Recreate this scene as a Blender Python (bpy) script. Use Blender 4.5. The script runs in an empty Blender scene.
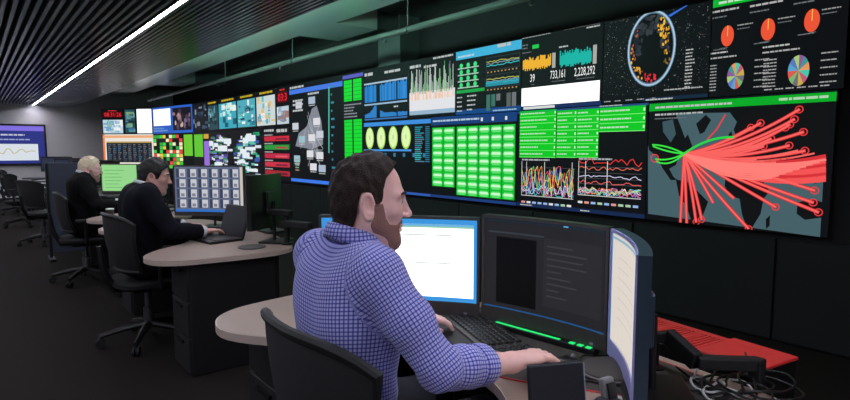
import bpy, bmesh, math, random
import numpy as np
from mathutils import Vector, Matrix

# ------------------------------------------------------------------ camera, world, exposure
scene = bpy.context.scene
F_PX, EYE = 560.0, 1.33                      # focal length in pixels (850 wide), eye height
PITCH = math.atan(51 / F_PX)
YAW = math.atan(455 / F_PX * math.cos(PITCH))
cam_data = bpy.data.cameras.new('camera')
cam_data.sensor_width = 36.0
cam_data.lens = F_PX / 850 * 36.0
cam_data.clip_start = 0.05
cam = bpy.data.objects.new('camera', cam_data)
cam.location = (0, 0, EYE)
cam.rotation_euler = (math.pi / 2 - PITCH, 0, -YAW)
scene.collection.objects.link(cam)
scene.camera = cam

world = bpy.data.worlds.new('world')
world.use_nodes = True
world.node_tree.nodes['Background'].inputs[0].default_value = (0.5, 0.55, 0.7, 1)
world.node_tree.nodes['Background'].inputs[1].default_value = 0.01
scene.world = world
scene.view_settings.view_transform = 'Standard'
scene.view_settings.look = 'None'
scene.view_settings.gamma = 1.0
scene.view_settings.use_curve_mapping = False
scene.view_settings.exposure = 0.0
LAMP = 72.0          # radiance of the ceiling light strips
COVE = 20.0           # radiance of the green cove light
SCREEN = 1.0         # radiance of a white screen pixel

# ------------------------------------------------------------------ pixel rays (850x400 frame)
_fw = np.array([math.sin(YAW) * math.cos(PITCH), math.cos(YAW) * math.cos(PITCH), -math.sin(PITCH)])
_rt = np.array([math.cos(YAW), -math.sin(YAW), 0.0])
_up = np.cross(_rt, _fw)
_eye = np.array([0, 0, EYE])

def ray(x, y):
    return _fw + _rt * (x - 425) / F_PX - _up * (y - 200) / F_PX

def on_z(x, y, z):
    d = ray(x, y)
    return _eye + d * (z - EYE) / d[2]

def on_plane(x, y, o, n):
    d = ray(x, y)
    return _eye + d * (np.dot(np.array(o) - _eye, n) / np.dot(d, n))

def wall_y(x):
    d = ray(x, 149)
    return d[1] * WALL_X / d[0]

# ------------------------------------------------------------------ materials
def lin(c):
    return tuple((v / 12.92 if v <= .04045 else ((v + .055) / 1.055) ** 2.4) for v in (q / 255 for q in c))

def mat(name, rgb, rough=.5, metal=0.0, noise=.12, scale=40, bump=0.0, bscale=200, spec=.5, sheen=0.0, sss=0.0):
    m = bpy.data.materials.new(name)
    m.use_nodes = True
    nt = m.node_tree
    b = nt.nodes['Principled BSDF']
    b.inputs['Roughness'].default_value = rough
    b.inputs['Metallic'].default_value = metal
    b.inputs['Specular IOR Level'].default_value = spec
    if sheen:
        b.inputs['Sheen Weight'].default_value = sheen
    if sss:
        b.inputs['Subsurface Weight'].default_value = sss
        b.inputs['Subsurface Radius'].default_value = (.012, .005, .003)
        b.inputs['Subsurface Scale'].default_value = .6
    tc = nt.nodes.new('ShaderNodeTexCoord')
    n = nt.nodes.new('ShaderNodeTexNoise')
    n.inputs['Scale'].default_value = scale
    n.inputs['Detail'].default_value = 4
    nt.links.new(tc.outputs['Object'], n.inputs['Vector'])
    mx = nt.nodes.new('ShaderNodeMix')
    mx.data_type = 'RGBA'
    L = lin(rgb)
    mx.inputs['A'].default_value = (*[v * (1 - noise) for v in L], 1)
    mx.inputs['B'].default_value = (*[min(1, v * (1 + noise)) for v in L], 1)
    nt.links.new(n.outputs['Fac'], mx.inputs['Factor'])
    nt.links.new(mx.outputs['Result'], b.inputs['Base Color'])
    if bump:
        n2 = nt.nodes.new('ShaderNodeTexNoise')
        n2.inputs['Scale'].default_value = bscale
        nt.links.new(tc.outputs['Object'], n2.inputs['Vector'])
        bp = nt.nodes.new('ShaderNodeBump')
        bp.inputs['Strength'].default_value = bump
        bp.inputs['Distance'].default_value = .004
        nt.links.new(n2.outputs['Fac'], bp.inputs['Height'])
        nt.links.new(bp.outputs['Normal'], b.inputs['Normal'])
    return m

def emit_mat(name, rgb, strength):
    m = bpy.data.materials.new(name)
    m.use_nodes = True
    b = m.node_tree.nodes['Principled BSDF']
    b.inputs['Base Color'].default_value = (.02, .02, .02, 1)
    b.inputs['Emission Color'].default_value = (*lin(rgb), 1)
    b.inputs['Emission Strength'].default_value = strength
    return m

def screen_mat():
    m = bpy.data.materials.new('screen_pixels')
    m.use_nodes = True
    nt = m.node_tree
    b = nt.nodes['Principled BSDF']
    b.inputs['Base Color'].default_value = (.003, .003, .004, 1)
    b.inputs['Roughness'].default_value = .45
    b.inputs['Specular IOR Level'].default_value = .1
    a = nt.nodes.new('ShaderNodeAttribute')
    a.attribute_name = 'pixel'
    nt.links.new(a.outputs['Color'], b.inputs['Emission Color'])
    b.inputs['Emission Strength'].default_value = SCREEN
    return m

def check_shirt_mat():
    """fine lavender / indigo check woven in the cloth, laid along the garment's own surface coordinates"""
    m = bpy.data.materials.new('checked_cotton')
    m.use_nodes = True
    nt = m.node_tree
    b = nt.nodes['Principled BSDF']
    b.inputs['Roughness'].default_value = .85
    b.inputs['Specular IOR Level'].default_value = .2
    b.inputs['Sheen Weight'].default_value = .15
    at = nt.nodes.new('ShaderNodeAttribute')
    at.attribute_name = 'cloth_uv'
    sep = nt.nodes.new('ShaderNodeSeparateXYZ')
    nt.links.new(at.outputs['Vector'], sep.inputs[0])
    masks = []
    for k in range(2):
        mul = nt.nodes.new('ShaderNodeMath'); mul.operation = 'MULTIPLY'; mul.inputs[1].default_value = 1 / .0096
        fr = nt.nodes.new('ShaderNodeMath'); fr.operation = 'FRACT'
        lt = nt.nodes.new('ShaderNodeMath'); lt.operation = 'LESS_THAN'; lt.inputs[1].default_value = .36
        nt.links.new(sep.outputs[k], mul.inputs[0]); nt.links.new(mul.outputs[0], fr.inputs[0]); nt.links.new(fr.outputs[0], lt.inputs[0])
        masks.append(lt)
    add = nt.nodes.new('ShaderNodeMath'); add.operation = 'ADD'
    nt.links.new(masks[0].outputs[0], add.inputs[0]); nt.links.new(masks[1].outputs[0], add.inputs[1])
    half = nt.nodes.new('ShaderNodeMath'); half.operation = 'MULTIPLY'; half.inputs[1].default_value = .5
    nt.links.new(add.outputs[0], half.inputs[0])
    ramp = nt.nodes.new('ShaderNodeValToRGB')
    ramp.color_ramp.elements[0].color = (*lin((186, 188, 236)), 1)
    ramp.color_ramp.elements[1].color = (*lin((62, 60, 140)), 1)
    e = ramp.color_ramp.elements.new(.5)
    e.color = (*lin((106, 106, 194)), 1)
    nt.links.new(half.outputs[0], ramp.inputs[0])
    nt.links.new(ramp.outputs[0], b.inputs['Base Color'])
    return m

M = {
    'carpet': mat('dark_carpet', (34, 30, 27), .95, noise=.5, scale=260, bump=.5, bscale=500, spec=.1),
    'slat': mat('slat_lacquer', (140, 146, 162), .22, noise=.08, spec=.6),
    'void': mat('ceiling_void_black', (12, 12, 14), .8),
    'plaster': mat('pale_plaster', (205, 205, 200), .28, noise=.05, scale=8),
    'concrete': mat('grey_concrete', (112, 112, 114), .9, noise=.15, scale=5, bump=.15, bscale=60),
    'dark_concrete': mat('dark_concrete', (62, 54, 58), .9, noise=.15, scale=5),
    'wall_grey': mat('wall_paint_grey', (205, 200, 200), .85, noise=.05, scale=6),
    'black_wall': mat('black_cladding', (9, 9, 11), .7, noise=.2, scale=12),
    'black': mat('black_plastic', (14, 14, 16), .42, noise=.15),
    'matte_black': mat('matte_black_plastic', (17, 17, 19), .65, noise=.2, bump=.1),
    'charcoal': mat('charcoal_plastic', (66, 62, 61), .5, noise=.1),
    'grey': mat('grey_plastic', (120, 120, 124), .45),
    'silver': mat('silver_plastic', (150, 156, 178), .35, metal=.3),
    'steel': mat('brushed_steel', (120, 122, 126), .35, metal=.9, noise=.1),
    'pipe': mat('painted_pipe', (120, 118, 118), .5),
    'laminate': mat('beige_laminate', (156, 134, 122), .45, noise=.06, scale=14),
    'edge_band': mat('pale_edge_band', (192, 172, 160), .4, noise=.05),
    'desk_dark': mat('desk_black_panel', (14, 14, 16), .6),
    'mat_dark': mat('dark_desk_mat', (62, 57, 54), .6, noise=.12, scale=90),
    'red': mat('red_reflection', (214, 52, 52), .35, noise=.08),  # reflected light of the red map, put into the base colour
    'mesh': mat('chair_mesh_fabric', (30, 28, 31), .8, noise=.35, scale=400, bump=.4, bscale=700),
    'seat': mat('chair_seat_fabric', (18, 17, 19), .9, noise=.3, scale=300, bump=.3, bscale=500),
    'skin': mat('skin', (246, 196, 188), .5, noise=.08, scale=60, bump=.05, bscale=300, sss=.12, spec=.35),
    'skin_b': mat('skin_tan', (218, 166, 154), .5, noise=.08, scale=60, sss=.1),
    'hair': mat('brown_hair', (44, 30, 26), .6, noise=.5, scale=180, bump=.9, bscale=260, spec=.3),
    'hair_black': mat('black_hair', (16, 13, 13), .5, noise=.4, scale=180, bump=.8, bscale=220),
    'hair_pale': mat('pale_blond_hair', (226, 208, 176), .7, noise=.2, scale=180, bump=.5, bscale=200),
    'beard': mat('brown_stubble', (156, 112, 100), .8, noise=.45, scale=520, bump=.6, bscale=600),
    'beard_grey': mat('grey_stubble', (178, 150, 138), .8, noise=.2, scale=420, bump=.5, bscale=600),
    'suit': mat('navy_suit_cloth', (17, 18, 26), .9, noise=.2, scale=200, spec=.15),
    'suit_b': mat('black_suit_cloth', (19, 18, 20), .9, noise=.2, scale=200, spec=.15),
    'white_cloth': mat('white_shirt_cloth', (225, 225, 230), .85, noise=.04),
    'trouser': mat('dark_trouser_cloth', (32, 32, 40), .9, noise=.2, scale=200),
    'shoe': mat('black_leather', (14, 13, 13), .35),
    'eye': mat('eye_white', (230, 228, 224), .2, noise=.02),
    'iris': mat('brown_iris', (40, 28, 20), .2),
    'shirt': check_shirt_mat(),
    'partition': mat('partition_fabric', (52, 58, 74), .6, noise=.15, scale=120),
    'lavender': mat('lavender_rim', (150, 150, 205), .4),
    'teal_shell': mat('dark_teal_shell', (48, 66, 82), .4, metal=.3),
    'screen': screen_mat(),
    'strip': emit_mat('light_strip_diffuser', (238, 240, 255), LAMP),
    'green_glow': emit_mat('green_reflection_glow', (30, 220, 110), 1.2),  # glow standing in for the green wall panel's reflection on the desk
    'cove': emit_mat('green_cove_diffuser', (170, 255, 228), COVE),
    'led_red': emit_mat('red_digits', (255, 40, 50), 1.3),
    'cable': mat('black_cable', (16, 16, 17), .45),
    'cable_white': mat('pale_cable', (190, 188, 186), .5),
    'navy_plastic': mat('navy_black_plastic', (17, 19, 32), .5),
    'paper': mat('white_paper', (220, 218, 210), .8, noise=.03),
}

# short beard: fine hairs over skin, so the skin shows between them
for _n in ('beard', 'beard_grey'):
    _nt = M[_n].node_tree
    _no = _nt.nodes.new('ShaderNodeTexNoise'); _no.inputs['Scale'].default_value = 900
    _tc = _nt.nodes.new('ShaderNodeTexCoord'); _nt.links.new(_tc.outputs['Object'], _no.inputs['Vector'])
    _mr = _nt.nodes.new('ShaderNodeMapRange'); _mr.inputs['From Min'].default_value = .3; _mr.inputs['From Max'].default_value = .62; _mr.inputs['To Min'].default_value = .25
    _nt.links.new(_no.outputs['Fac'], _mr.inputs['Value']); _nt.links.new(_mr.outputs['Result'], _nt.nodes['Principled BSDF'].inputs['Alpha'])

# ------------------------------------------------------------------ object helpers
COL = scene.collection

def mesh_obj(name, verts, faces, material, parent=None, smooth=False):
    me = bpy.data.meshes.new(name)
    me.from_pydata([tuple(map(float, v)) for v in verts], [], [tuple(map(int, f)) for f in faces])
    me.update()
    if smooth:
        me.polygons.foreach_set('use_smooth', [True] * len(me.polygons))
    me.materials.append(material)
    o = bpy.data.objects.new(name, me)
    COL.objects.link(o)
    if parent is not None:
        o.parent = parent
    return o

def tag(o, label=None, cat=None, group=None, kind=None):
    if label: o['label'] = label
    if cat: o['category'] = cat
    if group: o['group'] = group
    if kind: o['kind'] = kind
    return o

def thing(name, label, cat, loc=(0, 0, 0), rotz=0.0, group=None):
    o = bpy.data.objects.new(name, None)
    o.empty_display_size = .1
    COL.objects.link(o)
    o.location = loc
    o.rotation_euler = (0, 0, rotz)
    return tag(o, label, cat, group)

class MB:
    """collects shapes that make up ONE part"""
    def __init__(self):
        self.v, self.f = [], []
    def add(self, verts, faces):
        n = len(self.v)
        self.v += [tuple(map(float, p)) for p in verts]
        self.f += [tuple(i + n for i in f) for f in faces]
        return self
    def box(self, c, s, rot=None, bevel=0.0, seg=2):
        bm = bmesh.new()
        bmesh.ops.create_cube(bm, size=1)
        for v in bm.verts:
            v.co = Vector((v.co.x * s[0], v.co.y * s[1], v.co.z * s[2]))
        if bevel:
            bmesh.ops.bevel(bm, geom=bm.edges[:], offset=bevel, segments=seg, profile=.5, affect='EDGES')
        if rot is not None:
            R = rot if isinstance(rot, Matrix) else Matrix.Rotation(rot, 3, 'Z')
            for v in bm.verts:
                v.co = R @ v.co
        bm.verts.index_update()
        self.add([tuple(v.co + Vector(c)) for v in bm.verts], [[v.index for v in f.verts] for f in bm.faces])
        bm.free()
        return self
    def tube(self, path, r, n=8, closed=False):
        P = [Vector(p) for p in path]
        R = r if isinstance(r, (list, tuple)) else [r] * len(P)
        m = len(P)
        vs, fs = [], []
        up = None
        for i in range(m):
            a = P[(i - 1) % m] if (closed or i > 0) else P[i]
            b = P[(i + 1) % m] if (closed or i < m - 1) else P[i]
            t = (b - a).normalized()
            if up is None:
                up = Vector((0, 0, 1)) if abs(t.z) < .9 else Vector((1, 0, 0))
            s = t.cross(up)
            if s.length < 1e-4:
                s = t.orthogonal()
            s.normalize()
            up = s.cross(t).normalized()
            for k in range(n):
                q = 2 * math.pi * k / n
                vs.append(P[i] + (s * math.cos(q) + up * math.sin(q)) * R[i])
        for i in range(m if closed else m - 1):
            j = (i + 1) % m
            for k in range(n):
                l = (k + 1) % n
                fs.append((i * n + k, i * n + l, j * n + l, j * n + k))
        if not closed:
            fs.append(tuple(range(n))[::-1])
            fs.append(tuple((m - 1) * n + k for k in range(n)))
        return self.add(vs, fs)
    def lathe(self, prof, n=20, c=(0, 0, 0)):
        vs, fs = [], []
        m = len(prof)
        for r, z in prof:
            for k in range(n):
                q = 2 * math.pi * k / n
                vs.append((c[0] + r * math.cos(q), c[1] + r * math.sin(q), c[2] + z))
        for i in range(m - 1):
            for k in range(n):
                l = (k + 1) % n
                fs.append((i * n + k, i * n + l, (i + 1) * n + l, (i + 1) * n + k))
        fs.append(tuple(range(n))[::-1])
        fs.append(tuple((m - 1) * n + k for k in range(n)))
        return self.add(vs, fs)
    def prism(self, outline, z0, z1):
        n = len(outline)
        vs = [(x, y, z0) for x, y in outline] + [(x, y, z1) for x, y in outline]
        fs = [tuple(range(n))[::-1], tuple(range(n, 2 * n))]
        fs += [(i, (i + 1) % n, n + (i + 1) % n, n + i) for i in range(n)]
        return self.add(vs, fs)
    def build(self, name, material, parent=None, smooth=False):
        o = mesh_obj(name, self.v, self.f, material, parent, smooth)
        bm = bmesh.new()
        bm.from_mesh(o.data)
        bmesh.ops.recalc_face_normals(bm, faces=bm.faces[:])
        bm.to_mesh(o.data)
        bm.free()
        if smooth == 'auto':
            o.data.polygons.foreach_set('use_smooth', [True] * len(o.data.polygons))
            o.data.set_sharp_from_angle(angle=math.radians(38))
        return o

def spline(pts, n=8, closed=False):
    """Catmull-Rom through the points"""
    P = [np.array(p, float) for p in pts]
    m = len(P)
    out = []
    for i in range(m if closed else m - 1):
        g = (lambda k: P[k % m]) if closed else (lambda k: P[min(max(k, 0), m - 1)])
        p0, p1, p2, p3 = g(i - 1), g(i), g(i + 1), g(i + 2)
        for k in range(n):
            t = k / n
            out.append(.5 * (2 * p1 + (p2 - p0) * t + (2 * p0 - 5 * p1 + 4 * p2 - p3) * t * t + (3 * p1 - p0 - 3 * p2 + p3) * t ** 3))
    if not closed:
        out.append(P[-1])
    return [tuple(p) for p in out]

# ------------------------------------------------------------------ screen drawing
_glyphs = {}
def glyph_mesh(s):
    if s not in _glyphs:
        cu = bpy.data.curves.new('lettering', 'FONT')
        cu.body = s
        cu.size = 1.0
        cu.resolution_u = 2
        ob = bpy.data.objects.new('lettering', cu)
        COL.objects.link(ob)
        dg = bpy.context.evaluated_depsgraph_get()
        ev = ob.evaluated_get(dg)
        me = ev.to_mesh()
        vs = [(v.co.x, v.co.y) for v in me.vertices]
        fs = [tuple(p.vertices) for p in me.polygons]
        ev.to_mesh_clear()
        bpy.data.objects.remove(ob)
        bpy.data.curves.remove(cu)
        _glyphs[s] = (vs, fs)
    return _glyphs[s]

class Canvas:
    """flat picture on a screen: u to the viewer's right, v up, in metres from corner o"""
    def __init__(self, o, udir, n, w, h, bend=None):
        self.o, self.u, self.n = np.array(o, float), np.array(udir, float), np.array(n, float)
        self.w, self.h, self.bend = w, h, bend
        self.v, self.f, self.c = [], [], []
    def p(self, x, y):
        q = on_plane(x, y, self.o, self.n) - self.o
        return (float(q @ self.u), float(q[2]))
    def xyz(self, u, v, layer):
        if self.bend:
            return self.bend(u, v, layer * .0004)
        return self.o + self.u * u + np.array([0, 0, v]) + self.n * layer * .0005
    def poly(self, pts, col, layer=1):
        n = len(self.v)
        c = lin(col)
        W, Hh = self.w, self.h
        for u, v in pts:
            self.v.append(self.xyz(min(max(u, 0), W), min(max(v, 0), Hh), layer))
            self.c.append(c)
        self.f.append(tuple(range(n, n + len(pts))))
    def rect(self, u0, v0, u1, v1, col, layer=1):
        if u1 < u0: u0, u1 = u1, u0
        if v1 < v0: v0, v1 = v1, v0
        k = max(1, int((u1 - u0) / .04)) if self.bend else 1
        for i in range(k):
            a, b = u0 + (u1 - u0) * i / k, u0 + (u1 - u0) * (i + 1) / k
            self.poly([(a, v0), (b, v0), (b, v1), (a, v1)], col, layer)
    def rpx(self, x0, y0, x1, y1, col, layer=1):
        a, b = self.p(x0, y0), self.p(x1, y1)
        self.rect(a[0], b[1], b[0], a[1], col, layer)
    def line(self, pts, w, col, layer=1):
        for a, b in zip(pts[:-1], pts[1:]):
            d = np.array(b) - np.array(a)
            L = np.hypot(*d)
            if L < 1e-6: continue
            m = np.array([-d[1], d[0]]) / L * w / 2
            e = d / L * w * .2
            self.poly([tuple(a - m - e), tuple(b - m + e), tuple(b + m + e), tuple(a + m - e)], col, layer)
    def disc(self, c, ru, rv, col, layer=1, n=28, a0=0, a1=2 * math.pi):
        full = a1 - a0 > 6.2
        pts = [(c[0] + ru * math.cos(a0 + (a1 - a0) * k / n), c[1] + rv * math.sin(a0 + (a1 - a0) * k / n)) for k in range(n + (0 if full else 1))]
        if not full: pts.append(c)
        self.poly(pts, col, layer)
    def ring(self, c, r, w, col, layer=1, n=40, sq=1.0):
        pts = [(c[0] + sq * r * math.cos(2 * math.pi * k / n), c[1] + r * math.sin(2 * math.pi * k / n)) for k in range(n + 1)]
        self.line(pts, w, col, layer)
    def text(self, s, u, v, h, col, layer=3, width=None):
        vs, fs = glyph_mesh(s)
        k = h / .72
        ku = k
        if width:
            ku = width / max(x for x, _ in vs)
        n = len(self.v)
        c = lin(col)
        for x, y in vs:
            self.v.append(self.xyz(u + x * ku, v + y * k, layer)); self.c.append(c)
        self.f += [tuple(i + n for i in f) for f in fs]
    def dashes(self, u0, v, u1, h, col, layer=2, rnd=random):
        h *= .66
        col = tuple(v * .88 for v in col)
        u = u0
        while u < u1 - h * .4:
            l = min(h * rnd.uniform(1.0, 4.0), u1 - u)
            self.rect(u, v, u + l, v + h, col, layer)
            u += l + h * .45
    def dpx(self, x0, y0, x1, y1, hpx, col, layer=2):
        """row of illegible word marks between two pixels"""
        a, b = self.p(x0, y0), self.p(x1, y1)
        h = abs(self.p(x0, y0 - hpx)[1] - a[1])
        self.dashes(a[0], (a[1] + b[1]) / 2, b[0], h, col, layer)
    def plot(self, u0, v0, u1, v1, n, col, w, lo=0, hi=1, layer=3, rough=1.0):
        pts, y = [], random.uniform(lo, hi)
        for k in range(n):
            y = y * (1 - rough) + random.uniform(lo, hi) * rough
            pts.append((u0 + (u1 - u0) * k / (n - 1), v0 + (v1 - v0) * y))
        self.line(pts, w, col, layer)
    def build(self, parent, name='screen', gain=1.0):
        org = np.array(parent.matrix_world.translation) if False else np.array(parent.location)
        me = bpy.data.meshes.new(name)
        R = Matrix.Rotation(-parent.rotation_euler.z, 3, 'Z')
        me.from_pydata([tuple(R @ Vector(np.array(p) - org)) for p in self.v], [], self.f)
        at = me.color_attributes.new('pixel', 'FLOAT_COLOR', 'POINT')
        at.data.foreach_set('color', np.array([(*(q * gain for q in c), 1.0) for c in self.c], dtype=np.float32).ravel())
        me.materials.append(M['screen'])
        o = bpy.data.objects.new(name, me)
        COL.objects.link(o)
        o.parent = parent
        return o
# ------------------------------------------------------------------ the room
WALL_X = 4.20                     # plane of the wall displays
Z_TOP, Z_MID, Z_BOT = 2.395, 1.70, .765
CEIL = 2.445                      # underside of the slats
SLAB = 3.06
Y_BACK, Y_REAR, X_LEFT = 17.6, -4.0, -4.6
random.seed(4)

tag(MB().box((.3, 6.8, -.1), (11, 22, .2)).build('floor', M['carpet']), kind='structure')
o = tag(MB().box((.3, Y_BACK + .1, SLAB / 2), (10, .2, SLAB)).build('wall_back', M['wall_grey']), kind='structure')
MB().box((-.9, Y_BACK - .012, .05), (7.2, .024, .1)).build('baseboard', M['black'], o)
tag(MB().box((X_LEFT - .1, 6.8, SLAB / 2), (.2, 22, SLAB)).build('wall_left', M['wall_grey']), kind='structure')
tag(MB().box((.3, Y_REAR - .1, SLAB / 2), (10, .2, SLAB)).build('wall_rear', M['wall_grey']), kind='structure')

# wall behind the displays: straight, then turning in towards the back wall
CURVE = [(WALL_X, -4.0), (WALL_X, 12.9), (4.15, 13.9), (3.75, 15.95), (2.75, 17.0)]
def offset_poly(pts, d):
    out = []
    for i, p in enumerate(pts):
        a = np.array(pts[max(i - 1, 0)]); b = np.array(pts[min(i + 1, len(pts) - 1)])
        t = (b - a) / np.linalg.norm(b - a)
        out.append(tuple(np.array(p) + np.array([t[1], -t[0]]) * d))
    return out
inner = offset_poly(CURVE, .06)
outer = offset_poly(CURVE, .26)
right = tag(MB().prism(inner + outer[::-1], 0, 2.40).build('wall_right', M['black_wall']), kind='structure')
y = -3.9
while y < 12.3:                   # black cladding panels under the displays
    MB().box((WALL_X + .046, y + .53, .37), (.028, 1.052, .70), bevel=.004, seg=1).build('panel', M['black_wall'], right)
    y += 1.066
upper = tag(MB().box((WALL_X + .62, 6.8, SLAB / 2), (.2, 22, SLAB)).build('wall_upper', M['dark_concrete']), kind='structure')
MB().box((4.56, 6.2, SLAB / 2), (.32, .5, SLAB)).build('column', M['concrete'], upper)

# structural ceiling, its beams and soffit
slab = tag(MB().box((.3, 6.8, SLAB + .1), (10, 22, .2)).build('ceiling', M['concrete']), kind='structure')
for yb in (-1.4, 5.88, 13.1):
    MB().box((3.11, yb + .475, 2.925), (1.78, .95, .25)).build('beam', M['plaster'], slab)
    MB().box((4.36, yb + .52, 2.945), (.72, .80, .21)).build('beam', M['concrete'], slab)
for y0, y1 in ((6.83, 13.1), (14.05, 17.6)):
    MB().box((2.82, (y0 + y1) / 2, 2.92), (1.20, y1 - y0, .24)).build('soffit', M['plaster'], slab)
MB().box((2.82, 2.715, 2.92), (1.20, 6.33, .24)).build('soffit', M['plaster'], slab)
# slatted ceiling
SL0, SL1 = X_LEFT, 2.22
lower = tag(MB().box(((SL0 + SL1) / 2, 6.8, 2.58), (SL1 - SL0, 21.6, .03)).build('ceiling_lower', M['void']), kind='structure')
MB().box((SL1 - .012, 6.8, 2.515), (.024, 21.5, .14)).build('fascia', M['slat'], lower)
slat_mesh = None
x = SL1 - .06
STRIPS = (1.31, -.8, -2.9)
while x > SL0 + .05:
    if not any(abs(x - s) < .044 for s in STRIPS):
        if slat_mesh is None:
            s = MB().box((0, 6.8, 0), (.03, 21.5, .09), bevel=.003, seg=1).build('slat', M['slat'], lower)
            slat_mesh = s.data
        else:
            s = bpy.data.objects.new('slat', slat_mesh)
            COL.objects.link(s)
            s.parent = lower
        s.location = (x, 0, CEIL + .045)
    x -= .047 if x > 1.36 else .0698
for i, sx in enumerate(STRIPS):
    t = thing('ceiling_light', ['long slim white light strip set between the ceiling slats above the desks',
              'long slim white light strip in the slats over the walkway', 'long slim white light strip in the slats along the grey side wall'][i],
              'ceiling light', (sx, 6.8, CEIL), 0, 'light strips in the slatted ceiling')
    hs = MB()
    for k in (-1, 1):
        hs.box((k * .022, 0, .045), (.008, 21.4, .10))
    hs.box((0, 0, .092), (.05, 21.4, .008))
    hs.build('housing', M['slat'], t)
    MB().box((0, 0, .008), (.034, 21.3, .012)).build('diffuser', M['strip'], t)

# green cove light tucked behind the slat ceiling's edge, washing the soffit
t = thing('cove_light', 'green cove light hidden along the edge of the slatted ceiling', 'cove light', (SL1 + .004, 6.6, 2.49))
MB().box((.002, 0, .035), (.006, 7.2, .12)).build('housing', M['slat'], t)
MB().box((.009, 0, .035), (.008, 7.1, .10)).build('diffuser', M['cove'], t)

# pipe under the open ceiling
t = thing('sprinkler_pipe', 'pale grey pipe hung under the open ceiling above the wall displays', 'pipe', (3.5, 6.8, 2.53))
MB().tube([(0, -10.6, 0), (0, 8.4, 0)], .032, 12).build('pipe', M['pipe'], t, True)
for yy in (-9, -6.6, -4.2, -2.2, .4, 3.0, 7.6):
    MB().tube([(0, yy, .02), (0, yy, .528)], .007, 6).build('hanger', M['pipe'], t)
    MB().tube([(0, yy - .02, 0), (0, yy + .02, 0)], .04, 12).build('clamp', M['steel'], t)
    MB().lathe([(.012, -.075), (.02, -.07), (.012, -.03)], 8, (0, yy + .4, 0)).build('sprinkler_head', M['steel'], t)
# ------------------------------------------------------------------ displays on the wall
random.seed(11)
GREEN, DGREEN, WHITE, BLACK = (22, 205, 48), (12, 150, 40), (214, 218, 218), (14, 16, 19)
GREY, BLUE, CYAN, RED = (120, 126, 130), (40, 130, 200), (70, 180, 225), (235, 60, 60)
DISPLAYS = 'displays of the video wall'

def wall_display(xl, xr, z0, z1, label, bg=BLACK, plane=None):
    """a shallow black display panel between two pixel columns of the wall (or two floor points of the turned end)"""
    if plane is None:
        A, B = np.array([WALL_X, wall_y(xl)]), np.array([WALL_X, wall_y(xr)])
    else:
        A, B = np.array(plane[0], float), np.array(plane[1], float)
    d = B - A
    w = np.linalg.norm(d)
    d = d / w
    n = np.array([d[1], -d[0]])                   # towards the room
    if np.dot(n, -(A + B) / 2) < 0: n = -n
    gap = .004
    mid = (A + B) / 2 - n * 0
    root = thing('wall_display', label, 'display', (mid[0], mid[1], z0), 0, DISPLAYS)
    fr = MB()
    ang = math.atan2(d[1], d[0])
    fr.box((-n[0] * .03, -n[1] * .03, (z1 - z0) / 2), (w - gap, .056, z1 - z0 - gap), rot=ang, bevel=.004, seg=1)
    fr.build('body', M['black'], root)
    c = Canvas((A[0] + d[0] * gap + n[0] * .0005, A[1] + d[1] * gap + n[1] * .0005, z0 + gap), (d[0], d[1], 0), (n[0], n[1], 0), w - 2 * gap, z1 - z0 - 2 * gap)
    c.root = root
    c.rect(0, 0, c.w, c.h, bg, 0)
    return c

# --- map with red arcs
c = wall_display(647.5, 834, Z_BOT, Z_MID, 'wall display with red arcs fanning across a world map')
q = lambda X, Y: c.p(640 + X * .375, 90 + Y * .375)
c.rect(.0, .86 * c.h / .93 + .0, c.w, c.h, (10, 170, 40), 1)
c.rect(0, c.h - .012, c.w, c.h, (14, 20, 24), 2)
c.rect(0, 0, c.w, .855 * c.h / .93, BLACK, 2)
c.dashes(.05, c.h * .945, .62, .022, WHITE, 3); c.dashes(c.w - .32, c.h * .95, c.w - .03, .025, (200, 240, 200), 3)
c.dashes(.05, c.h * .885, .42, .022, (200, 205, 205), 3); c.dashes(.05, c.h * .855, .3, .013, GREY, 3)
OCEAN = (70, 96, 104)
c.poly([q(18, 150), q(22, 330), q(480, 396), q(492, 185), q(430, 170), q(300, 140), q(240, 60), q(140, 62), q(120, 150)], OCEAN, 3)
c.poly([q(95, 64), q(150, 62), q(146, 120), q(120, 128), q(108, 95)], OCEAN, 3)
c.poly([q(60, 85), q(88, 78), q(96, 118), q(82, 140), q(62, 112)], (60, 84, 92), 3)
LAND = (16, 17, 19)
for pts in (
    [(18, 140), (30, 110), (60, 118), (80, 142), (96, 126), (112, 140), (128, 118), (140, 150), (120, 172), (104, 178), (96, 200), (78, 210), (90, 232), (100, 240), (82, 240), (60, 208), (46, 178), (24, 160)],
    [(96, 238), (128, 246), (158, 274), (182, 298), (170, 330), (152, 356), (138, 352), (124, 310), (104, 280)],
    [(240, 150), (258, 128), (250, 105), (270, 60), (500, 40), (500, 190), (470, 250), (430, 235), (415, 255), (380, 225), (340, 235), (318, 205), (270, 200), (250, 180)],
    [(228, 232), (262, 222), (300, 236), (330, 246), (346, 270), (330, 290), (322, 330), (300, 366), (286, 372), (272, 330), (266, 290), (240, 282), (226, 256)],
    [(336, 344), (347, 334), (346, 362), (336, 370)],
    [(150, 90), (176, 66), (190, 80), (172, 112), (160, 118)],
    [(236, 118), (244, 110), (248, 126), (240, 134)],
    [(420, 300), (460, 290), (488, 300), (484, 340), (440, 346), (418, 330)]):
    c.poly([q(*p) for p in pts], LAND, 4)
hub = np.array(q(118, 170))
def arc(X, Y, lift, w, col, layer):
    e = np.array(q(X, Y))
    m = (hub + e) / 2 + np.array([0, lift])
    c.line([tuple((1 - t) ** 2 * hub + 2 * t * (1 - t) * m + t * t * e) for t in np.linspace(0, 1, 22)], w, col, layer)
    return tuple(e)
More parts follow.
